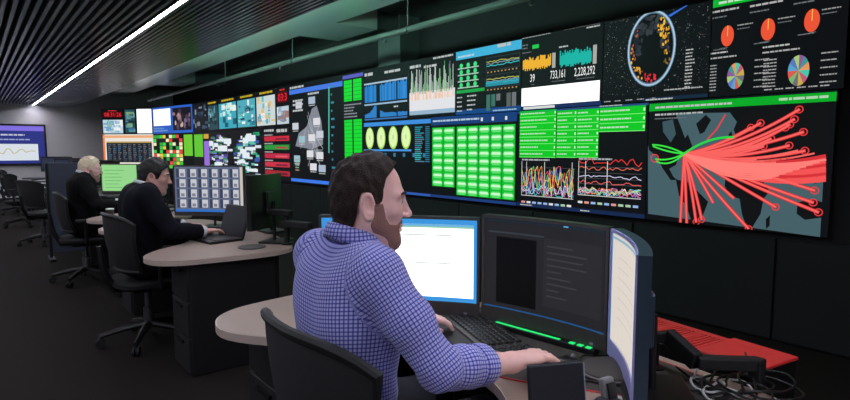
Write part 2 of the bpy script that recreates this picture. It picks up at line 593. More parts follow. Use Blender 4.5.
targets = [(425, 52, -.10), (412, 78, -.11), (388, 100, -.11), (400, 92, -.14), (436, 112, -.07), (398, 148, -.08), (440, 162, -.09), (362, 193, -.05), (322, 88, -.06), (296, 100, -.05),
           (350, 130, -.1), (330, 150, -.08), (466, 268, .02), (462, 300, -.02), (476, 326, -.02), (362, 312, .0), (250, 288, .0), (290, 370, -.02), (165, 345, .05), (125, 354, .04), (108, 352, .03), (195, 300, .02), (150, 352, .06)]
for X, Y, l in targets:
    e = arc(X, Y, l, .024, (196, 40, 46), 5)
    arc(X, Y, l, .014, (250, 100, 96), 7)
    if X not in (125, 108, 250, 195): c.ring(e, .022, .007, (225, 60, 62), 6, 16)
for k in range(16):
    arc(300 + 11 * k, 205 + 2 * k - (k % 4) * 22, -.05 - .004 * k, .011, (248, 104, 100) if k % 2 else (200, 48, 54), 6)
for k in range(9):
    arc(494, 176 + k * 8, -.12 - k * .006, .022, (245, 84, 84) if k % 3 else (215, 50, 56), 6)
    arc(496 - k * 18, 186 + k * 6, -.10 - k * .005, .013, (255, 128, 120), 8)
c.line([q(180, 132), q(205, 105), q(228, 66)], .010, RED, 6)
for X, Y, l in ((34, 146, .03), (42, 184, -.04), (36, 150, -.02), (44, 190, -.08)):
    arc(X, Y, l, .012, (60, 230, 70), 9)
arc(250, 126, .07, .016, (40, 215, 70), 9)
c.ring(q(40, 182), .03, .008, RED, 9, 16)
c.rect(c.w - .22, c.h * .845, c.w - .06, c.h * .86, (150, 150, 150), 3); c.rect(c.w - .2, c.h * .76, c.w - .08, c.h * .77, (120, 120, 120), 3)
c.build(c.root)

# --- green tables with two line charts
c = wall_display(517, 647.5, Z_BOT, Z_MID, 'wall display with green tables above two multicoloured line charts')
q = lambda X, Y: (510 + X * .2875, 100 + Y * .2875)
def green_block(x0, y0, x1, y1, rows):
    c.rpx(*q(x0, y0), *q(x1, y1), (14, 200, 36), 1)
    a, b = c.p(*q(x0, y0)), c.p(*q(x1, y1))
    hgt = (a[1] - b[1]) / rows
    for r in range(rows):
        v = a[1] - (r + 1) * hgt
        c.rect(a[0], v - .003, b[0], v + .003, (120, 240, 120), 2)
        c.dashes(a[0] + .01, v + hgt * .4, a[0] + (b[0] - a[0]) * random.uniform(.45, .8), hgt * .28, (214, 250, 214), 2)
        c.rect(b[0] - .02, v + hgt * .3, b[0] - .006, v + hgt * .65, (200, 250, 200), 2)
for a in ((35, 38, 158, 200, 7), (164, 36, 229, 200, 7), (234, 33, 306, 200, 7), (312, 26, 470, 106, 3)): green_block(*a)
c.rect(0, c.h - .02, c.w, c.h, (40, 70, 120), 1)
for x0, x1 in ((35, 155), (165, 255), (312, 390)):
    c.dpx(*q(x0, 24), *q(x1, 18), 2.2, WHITE)
for x0, y0, x1, y1, kk in ((42, 214, 220, 345, 0), (240, 212, 455, 345, 1)):
    a, b = c.p(*q(x0, y0)), c.p(*q(x1, y1))
    u0, u1, v0, v1 = a[0], b[0], b[1], a[1]
    c.line([(u0, v1), (u0, v0), (u1, v0)], .006, (210, 210, 210), 3)
    for k in range(6):
        c.rect(u0, v0 + (v1 - v0) * k / 6, u1, v0 + (v1 - v0) * k / 6 + .003, (90, 90, 95), 2)
    pal = [(240, 150, 60), (90, 200, 110), (230, 80, 80), (90, 150, 240), (230, 220, 120), (200, 120, 200), (240, 240, 240), (80, 210, 210)]
    for k in range(8):
        c.plot(u0, v0, u1, v1, 26, pal[k], .006, *(((.0, .9) if k < 5 else (.0, .35)) if kk == 0 else (.02, .25)), layer=4 + k % 3)
    if kk:
        for k, (lv, cl) in enumerate(((.93, RED), (.8, (225, 110, 90)), (.55, (210, 210, 240)), (.4, (230, 100, 100)))):
            c.plot(u0, v0, u1, v1, 24, cl, .006, lv - .06, lv + .05 + (.12 if k == 0 else 0), layer=5)
        c.line([(u0 + (u1 - u0) * .12, v0), (u0 + (u1 - u0) * .12, v1)], .006, WHITE, 6); c.line([(u0 + (u1 - u0) * .48, v0), (u0 + (u1 - u0) * .48, v1)], .007, WHITE, 6)
    else:
        for s in (.1, .46, .97): c.line([(u0 + (u1 - u0) * s, v0), (u0 + (u1 - u0) * s, v1)], .006, WHITE, 6)
    c.dashes(u0, v1 + .012, u0 + (u1 - u0) * .55, .022, (190, 195, 200), 3)
    for k in range(9):
        c.rect(u0 + (u1 - u0) * k / 9, v0 - .075, u0 + (u1 - u0) * (k + .7) / 9, v0 - .055, random.choice([(220, 150, 140), (170, 200, 170), (220, 220, 220), (150, 180, 230)]), 3)
c.rect(0, 0, c.w, .035, (22, 40, 76), 2); c.dashes(.05, .012, .2, .014, WHITE, 3); c.dashes(c.w * .55, .012, c.w * .62, .014, WHITE, 3)
c.build(c.root)

# --- table of pale green cells
c = wall_display(431, 517, Z_BOT, Z_MID, 'wall display filled with rows of pale green cells')
c.rect(0, c.h * .9, c.w, c.h, (20, 60, 120), 1); c.dashes(.03, c.h * .94, c.w * .6, .03, (200, 225, 250), 2)
for x in (.62, .74, .88): c.rect(c.w * x, c.h * .92, c.w * x + .03, c.h * .96, WHITE, 3)
def cells(u0, v0, u1, v1, nc, nr):
    c.rect(u0, v0, u1, v1, (16, 190, 50), 2)
    for i in range(nc):
        for j in range(nr):
            a, b = u0 + (u1 - u0) * (i + .06) / nc, u0 + (u1 - u0) * (i + .94) / nc
            s, t = v0 + (v1 - v0) * (j + .1) / nr, v0 + (v1 - v0) * (j + .86) / nr
            m = (t - s) * .4
            c.poly([(a + m, s), (b - m, s), (b, s + m), (b, t - m), (b - m, t), (a + m, t), (a, t - m), (a, s + m)], (96, 224, 112), 3)
            c.rect(a + m * .6, s + (t - s) * .4, b - m * .6, t - (t - s) * .22, (206, 250, 206), 4)
    for i in range(1, nc): c.rect(u0 + (u1 - u0) * i / nc - .005, v0, u0 + (u1 - u0) * i / nc + .005, v1, (8, 110, 30), 5)
cells(.02, c.h * .14, c.w * .31, c.h * .87, 2, 8)
cells(c.w * .335, .05, c.w * .985, c.h * .87, 5, 9)
c.rect(0, 0, c.w, .03, (30, 60, 120), 2)
c.build(c.root)

# --- pale ovals
c = wall_display(364, 431, Z_BOT, Z_MID, 'wall display with four pale yellow-green ovals under a blue bar')
c.rect(0, c.h * .93, c.w, c.h * .985, (60, 140, 220), 1)
c.rect(.0, c.h * .575, c.w * .74, c.h * .60, (70, 150, 225), 1)
for k in range(4):
    cx = c.w * (.10 + .188 * k)
    c.disc((cx, c.h * .76), .098, .145, (168, 222, 96), 2, 32)
    c.disc((cx, c.h * .765), .082, .125, (222, 246, 176), 3, 32)
    c.rect(cx - .012, c.h * .74, cx + .012, c.h * .80, (180, 220, 130), 4)
for k in range(18):
    c.rect(c.w * .79, c.h * (.88 - .026 * k), c.w * (.86 + random.uniform(0, .06)), c.h * (.893 - .026 * k), random.choice([(40, 150, 170), (60, 190, 190), (90, 130, 150)]), 2)
    c.rect(c.w * .93, c.h * (.88 - .026 * k), c.w * .985, c.h * (.893 - .026 * k), (40, 120, 150), 2)
for k in range(7): c.rect(c.w * .06 + k * .2, c.h * .5, c.w * .06 + k * .2 + .05, c.h * .55, (50, 120, 160), 2)
c.rect(0, 0, c.w, .03, (50, 90, 170), 2)
c.build(c.root)

# --- pie charts
c = wall_display(706, 840, Z_MID, Z_TOP, 'wall display with three red discs above two multicoloured pie charts')
c.rect(0, c.h * .92, c.w, c.h, (14, 180, 50), 1); c.dashes(.04, c.h * .945, .5, .026, (220, 250, 220), 2)
for k, (x, y) in enumerate(((727.5, 36), (768, 29.5), (812, 20.5))):
    u = c.p(x, y)
    c.disc(u, .043, .072, (236, 84, 54), 2, 32)
    c.line([u, (u[0], u[1] + .07)], .005, (250, 190, 90), 3)
    a = c.p(x - 14, y + 12); c.dashes(a[0], a[1] - .02, a[0] + .09, .010, GREY, 2)
    c.line([(u[0] - .05, u[1] - .08), (a[0] + .1, a[1] - .01)], .003, GREY, 2)
    a = c.p(x + 10, y - 10); c.dashes(a[0], a[1], a[0] + .1, .012, (170, 170, 170), 2); c.dashes(a[0], a[1] - .025, a[0] + .08, .010, GREY, 2)
    a = c.p(x - 18, y - 22)
    c.dashes(a[0], a[1], a[0] + .2, .020, (200, 200, 200), 2); c.dashes(a[0], a[1] - .04, a[0] + .12, .014, GREY, 2)
pal = [(220, 90, 80), (70, 200, 170), (90, 120, 190), (200, 170, 80), (140, 90, 150), (120, 180, 110), (230, 150, 90), (90, 160, 200), (190, 90, 120), (170, 200, 120), (110, 110, 120), (60, 150, 150)]
for x, y, r in ((735.5, 76, .09), (798.5, 70.5, .098)):
    u = c.p(x, y)
    for k in range(12):
        c.disc(u, r * .62, r, pal[(k * 5 + int(x)) % 12], 2, 6, k * math.pi / 6, (k + 1) * math.pi / 6)
    for k in range(9):
        c.dashes(u[0] - .21, u[1] + .085 - k * .022, u[0] - .13, .011, (190, 190, 190), 2)
    for k in range(5):
        c.dashes(u[0] + .12, u[1] + .09 - k * .045, u[0] + .21, .012, (180, 180, 180), 2)
    c.dashes(u[0] - .22, u[1] + .17, u[0] - .06, .016, (210, 210, 210), 2); c.dashes(u[0] - .22, u[1] + .135, u[0] + .0, .016, (190, 190, 190), 2)
for k in range(6): c.dashes(c.w * (.45 + .08 * k), .02, c.w * (.45 + .08 * k) + .05, .012, (190, 190, 190), 2)
c.build(c.root)

# --- globe
c = wall_display(600.5, 706, Z_MID, Z_TOP, 'wall display with a ringed globe on a starry black sky')
for k in range(700):
    u, v = random.uniform(.01, c.w - .01), random.uniform(.06, c.h - .01)
    s = random.uniform(.0022, .006)
    g = random.randint(50, 190)
    c.rect(u, v, u + s, v + s, random.choice([(g, g, g), (g, g, g), (g, int(g * .85), int(g * .8)), (int(g * .8), int(g * .9), g)]), 1)
o = c.p(651, 48.5)
R = abs(c.p(651, 12)[1] - c.p(651, 85)[1]) / 2
SQ = .68                         # the picture is squeezed sideways on its panel
c.disc(o, R * SQ, R, (10, 11, 14), 2, 48)
for k in range(60):
    a = random.uniform(-.2, math.pi + .4); r = R * random.uniform(.45, .9)
    u = (o[0] + SQ * r * math.cos(a), o[1] + r * math.sin(a)); g = random.randint(26, 60)
    c.disc(u, random.uniform(.008, .03), random.uniform(.008, .03), (g, g + 4, g + 12), 3, 7)
for a0, a1, r0, r1, cols, n in ((.1, 1.15, .5, .92, [(240, 180, 40), (220, 150, 50), (250, 205, 70)], 46), (3.0, 4.3, .7, .92, [(220, 160, 50), (190, 90, 50), (240, 190, 60)], 28), (4.4, 5.0, .72, .9, [(235, 50, 60), (215, 40, 60)], 22), (5.6, 6.2, .6, .9, [(230, 180, 60), (140, 100, 40)], 12), (2.2, 3.0, .75, .9, [(200, 90, 60)], 6)):
    for k in range(n):
        a, r = random.uniform(a0, a1), R * random.uniform(r0, r1)
        c.disc((o[0] + SQ * r * math.cos(a), o[1] + r * math.sin(a)), random.uniform(.003, .010), random.uniform(.004, .016), random.choice(cols), 4, 6)
c.ring(o, R, .012, (176, 200, 220), 5, sq=SQ); c.ring(o, R * 1.025, .012, (90, 130, 160), 4, sq=SQ); c.ring(o, R * .965, .012, (90, 120, 140), 4, sq=SQ)
a = (o[0] + R * .5, o[1] + R * .8)
c.line([a, (a[0] + .13, a[1] + .17)], .022, (50, 110, 220), 6)
for k in range(12): c.dashes(c.w * .80, c.h * (.52 - .036 * k), c.w * (.84 + random.uniform(0, .04)), .013, (215, 215, 215), 2)
for k in range(5): c.dashes(.02 + .1 * k, .02, .08 + .1 * k, .012, (190, 190, 190), 2)
c.rect(c.w * .42, .004, c.w, .03, (20, 40, 60), 2); c.dashes(c.w * .45, .008, c.w * .7, .016, WHITE, 3)
c.dashes(c.w * .62, .075, c.w * .95, .014, (200, 200, 200), 2)
c.build(c.root)

# --- orange and teal charts with numbers
c = wall_display(520.5, 600.5, Z_MID, Z_TOP, 'wall display with orange and teal charts over a white strip')
q = lambda X, Y: (510 + X * .2252, 20 + Y * .225)
def block(x0, y0, x1, y1, col):
    a, b = c.p(*q(x0, y0)), c.p(*q(x1, y1))
    n = 26
    for k in range(n):
        u = a[0] + (b[0] - a[0]) * k / n
        c.rect(u, b[1] + random.uniform(0, .03), u + (b[0] - a[0]) / n, a[1] - random.uniform(0, .05), col, 2)
    c.rect(b[0] + .012, b[1], b[0] + .05, a[1], (170, 170, 165), 2)
block(58, 168, 182, 214, (236, 176, 44)); block(222, 136, 362, 196, (24, 178, 164))
c.rpx(*q(44, 306), *q(397, 358), (290, 290, 290), 2)
for s, x, y, wd in (('39', 88, 276, 22), ('733,161', 178, 262, 66), ('2,228,292', 285, 250, 92)):
    a, b = c.p(*q(x, y)), c.p(*q(x + wd, y))
    c.text(s, a[0], a[1], .075, (240, 240, 240), 3, b[0] - a[0])
    c.dashes(a[0] + .02, a[1] - .03, b[0], .010, GREY, 2)
c.dpx(*q(55, 80), *q(180, 64), 2, WHITE); c.dpx(*q(50, 118), *q(80, 114), 2, GREY); c.dpx(*q(50, 132), *q(80, 128), 2, GREY)
c.rpx(*q(100, 112), *q(128, 124), (30, 200, 80), 3); c.dpx(*q(240, 40), *q(400, 20), 1.6, (180, 180, 180)); c.dpx(*q(340, 36), *q(400, 28), 2, WHITE)
c.dpx(*q(218, 124), *q(258, 118), 2, WHITE); c.dpx(*q(55, 150), *q(95, 145), 1.6, GREY)
c.rect(0, 0, c.w, .04, (24, 44, 90), 1); c.rect(c.w * .03, .006, c.w * .45, .03, WHITE, 2)
c.build(c.root)

# --- cyan header with green dots
c = wall_display(455.5, 520.5, Z_MID, Z_TOP, 'wall display with a cyan top bar, green dots and small charts')
c.rect(0, c.h * .86, c.w, c.h * .99, (64, 176, 216), 1); c.dashes(c.w * .66, c.h * .94, c.w * .85, .05, WHITE, 2); c.dashes(c.w * .03, c.h * .89, c.w * .3, .03, (200, 235, 250), 2)
for i in range(3):
    for j in range(4):
        u, v = c.w * (.09 + .115 * i), c.h * (.76 - .1 * j)
        c.disc((u, v), .026, .026, (60, 220, 130), 3, 12); c.rect(u - .055, v - .035, u + .05, v - .022, (170, 200, 180), 2)
c.rect(.01, c.h * .335, c.w * .47, c.h * .385, (30, 160, 70), 2)
for j in range(4):
    c.dashes(.02, c.h * (.26 - .07 * j), .1, .02, WHITE, 2); c.dashes(c.w * .19, c.h * (.27 - .07 * j), c.w * (.26 + random.uniform(0, .1)), .022, WHITE, 2)
for v0, v1 in ((.62, .82), (.36, .56)):
    c.rect(c.w * .49, c.h * v0, c.w * .98, c.h * v1, (38, 46, 52), 1); c.rect(c.w * .5, c.h * (v0 + .015), c.w * .97, c.h * (v1 - .015), (12, 14, 17), 2)
    for k in range(3):
        c.plot(c.w * .5, c.h * (v0 + .03), c.w * .97, c.h * (v1 - .03), 18, [(60, 190, 200), (130, 160, 170), (180, 180, 90)][k], .008, .25 + .2 * k, .4 + .2 * k, 3)
    for k in range(9): c.rect(c.w * (.51 + .052 * k), c.h * (v0 - .03), c.w * (.53 + .052 * k), c.h * (v0 - .012), (200, 150, 90), 3)
c.rect(c.w * .49, c.h * .39, c.w * .97, c.h * .46, (40, 140, 160), 3)
for k, hh in enumerate((.24, .18, .10, 0, .2, .2)):
    if hh: c.rect(c.w * (.5 + .075 * k), c.h * (.27 - hh), c.w * (.56 + .075 * k), c.h * .27, random.choice([(90, 96, 96), (60, 110, 100), (110, 112, 116)]), 2)
c.rect(0, 0, c.w, .05, (20, 70, 130), 1); c.dashes(c.w * .6, .012, c.w * .95, .02, (170, 210, 240), 2)
c.build(c.root)

# --- white and green spiky chart
c = wall_display(408.5, 455.5, Z_MID, Z_TOP, 'wall display with green spikes rising from a white chart')
c.rect(.02, c.h * .10, c.w * .99, c.h * .44, (226, 226, 230), 1); c.rect(.02, c.h * .05, c.w * .99, c.h * .12, (150, 180, 205), 2)
for k in range(70):
    u = .03 + (c.w - .06) * k / 70
    s = abs(math.sin(k * .42)) ** 3
    c.rect(u, c.h * .40, u + .009, c.h * (.46 + .3 * s + random.uniform(0, .14)), random.choice([(170, 200, 170), (90, 170, 90), (200, 205, 205), (120, 130, 140)]), 2)
    c.rect(u, c.h * .30, u + .009, c.h * (.40 + random.uniform(-.03, .06)), random.choice([(240, 200, 180), (240, 225, 215), (235, 180, 150)]), 3)
for k in range(7): c.rect(.06 + k * .15, c.h * .4, .068 + k * .15, c.h * .82, (225, 230, 230), 4)
c.dashes(.03, c.h * .86, c.w * .28, .05, WHITE, 2); c.dashes(c.w * .35, c.h * .83, c.w * .62, .04, WHITE, 2); c.dashes(c.w * .55, c.h * .95, c.w * .95, .03, WHITE, 2)
c.build(c.root)

# --- blue bars
c = wall_display(364, 408.5, Z_MID, Z_TOP, 'wall display with solid blue bars above a small blue chart')
for k in range(34):
    if k in (10, 11, 12, 26): continue
    u = .03 + (c.w - .05) * k / 34
    c.rect(u, c.h * .36, u + .026, c.h * random.choice([.66, .68, .69, .7]), random.choice([(40, 130, 205), (50, 140, 215), (30, 115, 190)]), 2)
    c.rect(u, c.h * .06, u + .03, c.h * (.12 + .16 * math.exp(-((k - 9) / 4) ** 2) + random.uniform(0, .02)), (45, 125, 195), 2)
c.rect(.02, c.h * .70, c.w * .98, c.h * .73, (170, 190, 210), 3); c.rect(.02, c.h * .3, c.w * .98, c.h * .33, (150, 180, 210), 2)
c.dashes(.03, c.h * .87, c.w * .25, .06, WHITE, 2); c.dashes(c.w * .5, c.h * .86, c.w * .85, .045, WHITE, 2); c.dashes(c.w * .7, c.h * .22, c.w * .8, .03, WHITE, 2)
c.rect(.02, .01, c.w * .98, .03, (60, 110, 170), 2)
c.build(c.root)

# --- narrow green columns
c = wall_display(343.5, 364, Z_BOT, Z_TOP, 'narrow tall wall display with two solid green columns')
c.rect(0, c.h * .955, c.w, c.h * .985, (90, 90, 190), 1)
for u0, u1 in ((.06, .46), (.52, .92)):
    c.rect(c.w * u0, c.h * .76, c.w * u1, c.h * .94, (20, 215, 48), 2); c.rect(c.w * u0, c.h * .08, c.w * u1, c.h * .60, (20, 215, 48), 2)
    for k in range(26):
        v = .08 + .033 * k
        if not .6 < v < .76 and v < .94: c.rect(c.w * u0, c.h * v, c.w * u1, c.h * v + .006, (10, 140, 30), 3)
for k in range(5): c.dashes(c.w * .06, c.h * (.62 + .026 * k), c.w * random.uniform(.5, .9), .025, (170, 175, 185), 2)
c.build(c.root)

# --- network diagram
c = wall_display(290.5, 343.5, Z_BOT, Z_TOP, 'tall wall display with a grey network diagram between two blue bars')
c.rect(0, c.h * .90, c.w, c.h * .945, (70, 120, 225), 1); c.dashes(.02, c.h * .955, c.w * .3, .05, WHITE, 2)
c.rect(0, .02, c.w, c.h * .045, (60, 120, 230), 1)
q = lambda X, Y: c.p(250 + X * .3252, 60 + Y * .325)
c.poly([q(140, 265), q(150, 225), q(175, 205), q(190, 150), q(205, 140), q(220, 190), q(225, 260), q(190, 275)], (130, 134, 146), 2)
c.poly([q(175, 275), q(225, 275), q(205, 305)], (110, 116, 126), 2)
for X, Y in ((150, 140), (190, 125), (140, 205), (205, 190), (215, 230), (160, 245), (185, 290), (215, 295), (195, 330), (222, 335), (145, 305), (190, 240)):
    a = q(X, Y)
    c.rect(a[0] - .11, a[1] - .05, a[0] + .11, a[1] + .06, random.choice([(200, 205, 215), (170, 185, 205), (220, 220, 225), (150, 190, 200)]), 3)
    c.dashes(a[0] - .1, a[1] - .08, a[0] + .1, .02, WHITE, 3)
for k in range(6): c.line([q(random.randint(150, 215), random.randint(150, 250)), q(random.randint(150, 225), random.randint(250, 330))], .01, (190, 195, 200), 3)
for k, y in enumerate((130, 142, 160, 108)): a = q(132 if y != 108 else 178, y); c.dashes(a[0], a[1], a[0] + .36, .045, WHITE, 3)
a, b = q(243, 85), q(243, 285); c.line([a, b], .03, (90, 200, 180), 3)
for k in range(16): c.rect(a[0] + .05, a[1] - .12 * k, a[0] + random.uniform(.08, .16), a[1] - .12 * k + .03, (60, 140, 160), 3)
for k in range(6): v = q(140, 300 + 8 * k); c.dashes(v[0], v[1], v[0] + .14, .03, random.choice([(200, 160, 120), (150, 200, 160), WHITE]), 3)
c.build(c.root)

# --- far displays along the straight wall
def picture(c, base, marks, n, smin=.03, smax=.12, lo=.05, hi=.95):
    c.rect(.03, c.h * lo, c.w - .03, c.h * hi, base, 1)
    for k in range(n):
        u, v = random.uniform(.04, c.w - .2), random.uniform(c.h * lo + .02, c.h * hi - .1)
        c.rect(u, v, min(u + random.uniform(smin, smax * 2), c.w - .03), min(v + random.uniform(smin, smax), c.h * hi), random.choice(marks), 2)
ZF = 1.72
def top_small(xl, xr, label, base, marks, n=26, head=True):
    c = wall_display(xl, xr, ZF, Z_TOP, label)
    picture(c, base, marks, n, hi=.84)
    if head: c.dashes(c.w * .2, c.h * .9, c.w * .85, .055, (220, 190, 40), 2)
    c.build(c.root)
c = wall_display(277, 290.5, ZF, Z_TOP, 'small wall display with a red clock readout over a pale picture')
picture(c, (190, 205, 215), [(120, 160, 190), (230, 230, 230), (160, 120, 110), (90, 130, 160)], 16, hi=.5)
c.text('03:3', c.w * .16, c.h * .64, .13, (255, 40, 60), 3, c.w * .66); c.dashes(c.w * .3, c.h * .9, c.w * .7, .04, RED, 2); c.rect(c.w * .12, c.h * .60, c.w * .86, c.h * .86, (90, 8, 18), 1)
c.build(c.root)
top_small(257, 277, 'wall display with a pale beige and blue picture beside the red clock', (205, 215, 215), [(220, 190, 120), (240, 235, 220), (100, 150, 190), (90, 190, 190), (225, 205, 160)])
top_small(238, 257, 'wall display with a teal picture showing white cloud shapes', (80, 170, 185), [(225, 240, 240), (40, 120, 140), (120, 210, 210), (20, 60, 80), (235, 245, 245)])
top_small(219.5, 238, 'wall display with a cyan picture crossed by a pale track', (60, 165, 185), [(220, 235, 225), (30, 90, 110), (150, 220, 215), (230, 240, 240)])
top_small(206.5, 219.5, 'wall display with a dark teal street picture', (40, 70, 80), [(90, 150, 160), (140, 180, 190), (20, 30, 40), (60, 110, 120)])
top_small(195.5, 206.5, 'narrow dark wall display with faint grey marks', (20, 24, 28), [(60, 66, 70), (90, 96, 100), (40, 46, 50)], 20, False)
c = wall_display(262, 290.5, Z_BOT, ZF, 'wall display with red and green status bars on black')
for k in range(5):
    v = c.h * (.74 - .16 * k)
    c.rect(.12, v, c.w * .97, v + .085, [(200, 40, 60), (40, 150, 60), (190, 40, 70), (200, 50, 70), (170, 40, 50)][k], 2)
    c.rect(c.w * .5, v + .02, c.w * .9, v + .05, [(120, 30, 50), (180, 60, 60), (220, 90, 100), (120, 30, 50), (90, 20, 40)][k], 3)
    c.dashes(.12, v + .1, c.w * .4, .03, (200, 200, 200), 2)
c.dashes(.12, c.h * .92, c.w * .45, .06, WHITE, 2); c.dashes(c.w * .55, c.h * .9, c.w * .9, .08, (210, 210, 210), 2)
c.build(c.root)
def mosaic(xl, xr, label, marks, n, lights):
    c = wall_display(xl, xr, Z_BOT, ZF, label)
    for k in range(n):
        u, v = random.uniform(.02, c.w - .25), random.uniform(.03, c.h - .12)
        c.rect(u, v, u + random.uniform(.04, .3), v + random.uniform(.015, .07), random.choice(marks), 2)
    for k in range(lights):
        u, v = random.uniform(.02, c.w - .5), random.uniform(.1, c.h - .2)
        c.rect(u, v, u + random.uniform(.25, .6), v + random.uniform(.05, .12), (225, 235, 240), 3)
    c.build(c.root)
mosaic(233, 262, 'wall display packed with white and teal status tiles', [(40, 160, 110), (210, 220, 230), (60, 90, 170), (90, 190, 170), (20, 90, 60), (230, 240, 240)], 90, 7)
mosaic(207.5, 233, 'wall display packed with violet, white and green tiles', [(120, 110, 200), (220, 220, 235), (60, 160, 90), (70, 70, 130), (40, 120, 80), (230, 230, 240)], 100, 7)
c = wall_display(195.5, 207.5, Z_BOT, ZF, 'narrow wall display with a lavender block on black')
c.rect(c.w * .1, c.h * .06, c.w * .9, c.h * .78, (168, 120, 225), 2); c.rect(c.w * .1, c.h * .82, c.w * .9, c.h * .96, (110, 190, 50), 2)
c.build(c.root)

# --- displays on the turned end of the wall
PA, PB, PC, PD = CURVE[1], CURVE[2], CURVE[3], CURVE[4]
def end_display(a, b, t0, t1, z0, z1, label):
    A, B = np.array(a, float), np.array(b, float)
    P0, P1 = A + (B - A) * t0, A + (B - A) * t1
    return wall_display(0, 0, z0, z1, label, plane=(P0, P1))
c = end_display(PC, PB, 0, .5, ZF, Z_TOP, 'bright white wall display with a blue frame at the turned wall')
c.rect(0, 0, c.w, c.h, (40, 90, 190), 1); c.rect(c.w * .06, c.h * .3, c.w * .95, c.h * .93, (275, 285, 298), 2); c.dashes(.05, c.h * .08, c.w * .8, .06, (120, 170, 235), 2); c.dashes(.05, c.h * .18, c.w * .6, .04, (120, 170, 235), 2)
c.build(c.root)
c = end_display(PC, PB, .5, 1, ZF, Z_TOP, 'wall display with a dark photograph of people framed in blue')
c.rect(0, 0, c.w, c.h, (44, 96, 196), 1)
c.rect(c.w * .06, c.h * .1, c.w * .94, c.h * .92, (26, 22, 30), 2)
for k in range(26): c.disc((random.uniform(.1, c.w - .1), random.uniform(.12, c.h - .12)), random.uniform(.03, .09), random.uniform(.03, .09), random.choice([(150, 110, 100), (70, 60, 80), (200, 170, 150), (40, 36, 50), (120, 100, 130)]), 3, 9)
c.build(c.root)
c = end_display(PC, PB, 0, 1, Z_BOT, ZF, 'wall display with red, yellow and green blocks at the turned wall')
for i in range(12):
    for j in range(9):
        if random.random() < .72 and i < 9:
            c.rect(c.w * i / 12, c.h * (.08 + .1 * j), c.w * (i + .92) / 12, c.h * (.165 + .1 * j), random.choice([(50, 200, 60), (60, 210, 70), (230, 70, 60), (235, 200, 70), (240, 235, 190), (40, 170, 60)]), 2)
c.rect(c.w * .78, c.h * .42, c.w * .98, c.h * .96, (110, 200, 50), 3)
c.build(c.root)
c = end_display(PB, PA, 0, 1, ZF, Z_TOP, 'dark wall display with a few pale marks at the bend of the wall')
picture(c, (18, 22, 28), [(60, 80, 100), (120, 130, 140), (30, 40, 56)], 18)
c.build(c.root)
c = end_display(PB, PA, 0, 1, Z_BOT, ZF, 'wall display with lime green and orange blocks at the bend')
c.rect(c.w * .05, c.h * .4, c.w * .6, c.h * .95, (96, 196, 48), 2); c.rect(c.w * .66, c.h * .84, c.w * .96, c.h * .95, (210, 160, 60), 2); c.rect(c.w * .66, c.h * .1, c.w * .98, c.h * .78, (150, 110, 215), 2)
c.build(c.root)
c = end_display(PD, PC, 0, .44, 2.12, Z_TOP, 'red digital clock display at the far end of the wall')
c.text('08:31:26', c.w * .12, c.h * .22, .11, (255, 50, 60), 3, c.w * .78); c.dashes(c.w * .3, c.h * .74, c.w * .7, .035, RED, 2)
c.rect(c.w * .07, c.h * .12, c.w * .93, c.h * .66, (70, 6, 14), 1)
c.build(c.root)
c = end_display(PD, PC, 0, .44, ZF, 2.12, 'small wall display with a pale blue map under the red clock')
picture(c, (190, 215, 230), [(110, 160, 200), (225, 235, 240), (150, 190, 170), (240, 240, 235)], 24)
c.build(c.root)
c = end_display(PD, PC, .44, .68, ZF, Z_TOP, 'narrow dark teal wall display beside a white one')
picture(c, (36, 80, 92), [(90, 150, 160), (30, 50, 60), (130, 170, 120), (60, 110, 150)], 22)
c.build(c.root)
c = end_display(PD, PC, .68, 1, ZF, Z_TOP, 'tall plain white wall display at the far end of the wall')
c.rect(.02, .02, c.w - .02, c.h - .02, (290, 295, 300), 1)
c.build(c.root)
c = end_display(PD, PC, 0, 1, Z_BOT, ZF, 'wall display with a dark timetable framed in white and orange')
c.rect(0, 0, c.w, c.h, (236, 228, 220), 1); c.rect(0, c.h * .9, c.w, c.h * .97, (235, 170, 120), 2); c.rect(0, 0, .06, c.h, (235, 120, 80), 2)
c.rect(.1, c.h * .22, c.w * .97, c.h * .76, (30, 34, 42), 2); c.rect(.1, c.h * .76, c.w * .97, c.h * .80, (180, 150, 90), 3)
for i in range(9):
    for j in range(9):
        c.dashes(.14 + i * .145, c.h * (.25 + .056 * j), .14 + i * .145 + random.uniform(.05, .11), .03, random.choice([(120, 140, 160), (90, 150, 190), (150, 150, 155), (110, 110, 120)]), 3)
c.dashes(.1, c.h * .08, c.w * .8, .05, (60, 60, 70), 2)
c.build(c.root)

# --- television on the back wall
def tv_point(x, y): return on_plane(x, y, (0, Y_BACK - .09, 0), np.array([0, 1, 0]))
a, b = tv_point(45.5, 124.5), tv_point(45.5, 165)
w, h = 2.15, float(a[2] - b[2])
root = thing('tv', 'wide television with a blue slide on the grey back wall', 'television', (float(a[0]) - w / 2, Y_BACK, float(b[2])))
MB().box((0, -.045, h / 2), (w, .085, h), bevel=.01).build('body', M['black'], root)
c = Canvas((float(a[0]) - w + .045, Y_BACK - .0895, float(b[2]) + .05), (1, 0, 0), (0, -1, 0), w - .09, h - .10)
c.rect(0, 0, c.w, c.h, (44, 52, 130), 0); c.rect(0, c.h * .87, c.w, c.h, (128, 110, 220), 1)
c.dashes(c.w * .12, c.h * .74, c.w * .8, .06, (210, 215, 240), 2); c.dashes(c.w * .35, c.h * .62, c.w * .85, .05, (170, 180, 225), 2)
c.rect(c.w * .40, c.h * .08, c.w * .93, c.h * .52, (215, 222, 230), 2); c.plot(c.w * .42, c.h * .1, c.w * .9, c.h * .48, 16, (190, 180, 120), .02, .4, .8, 3)
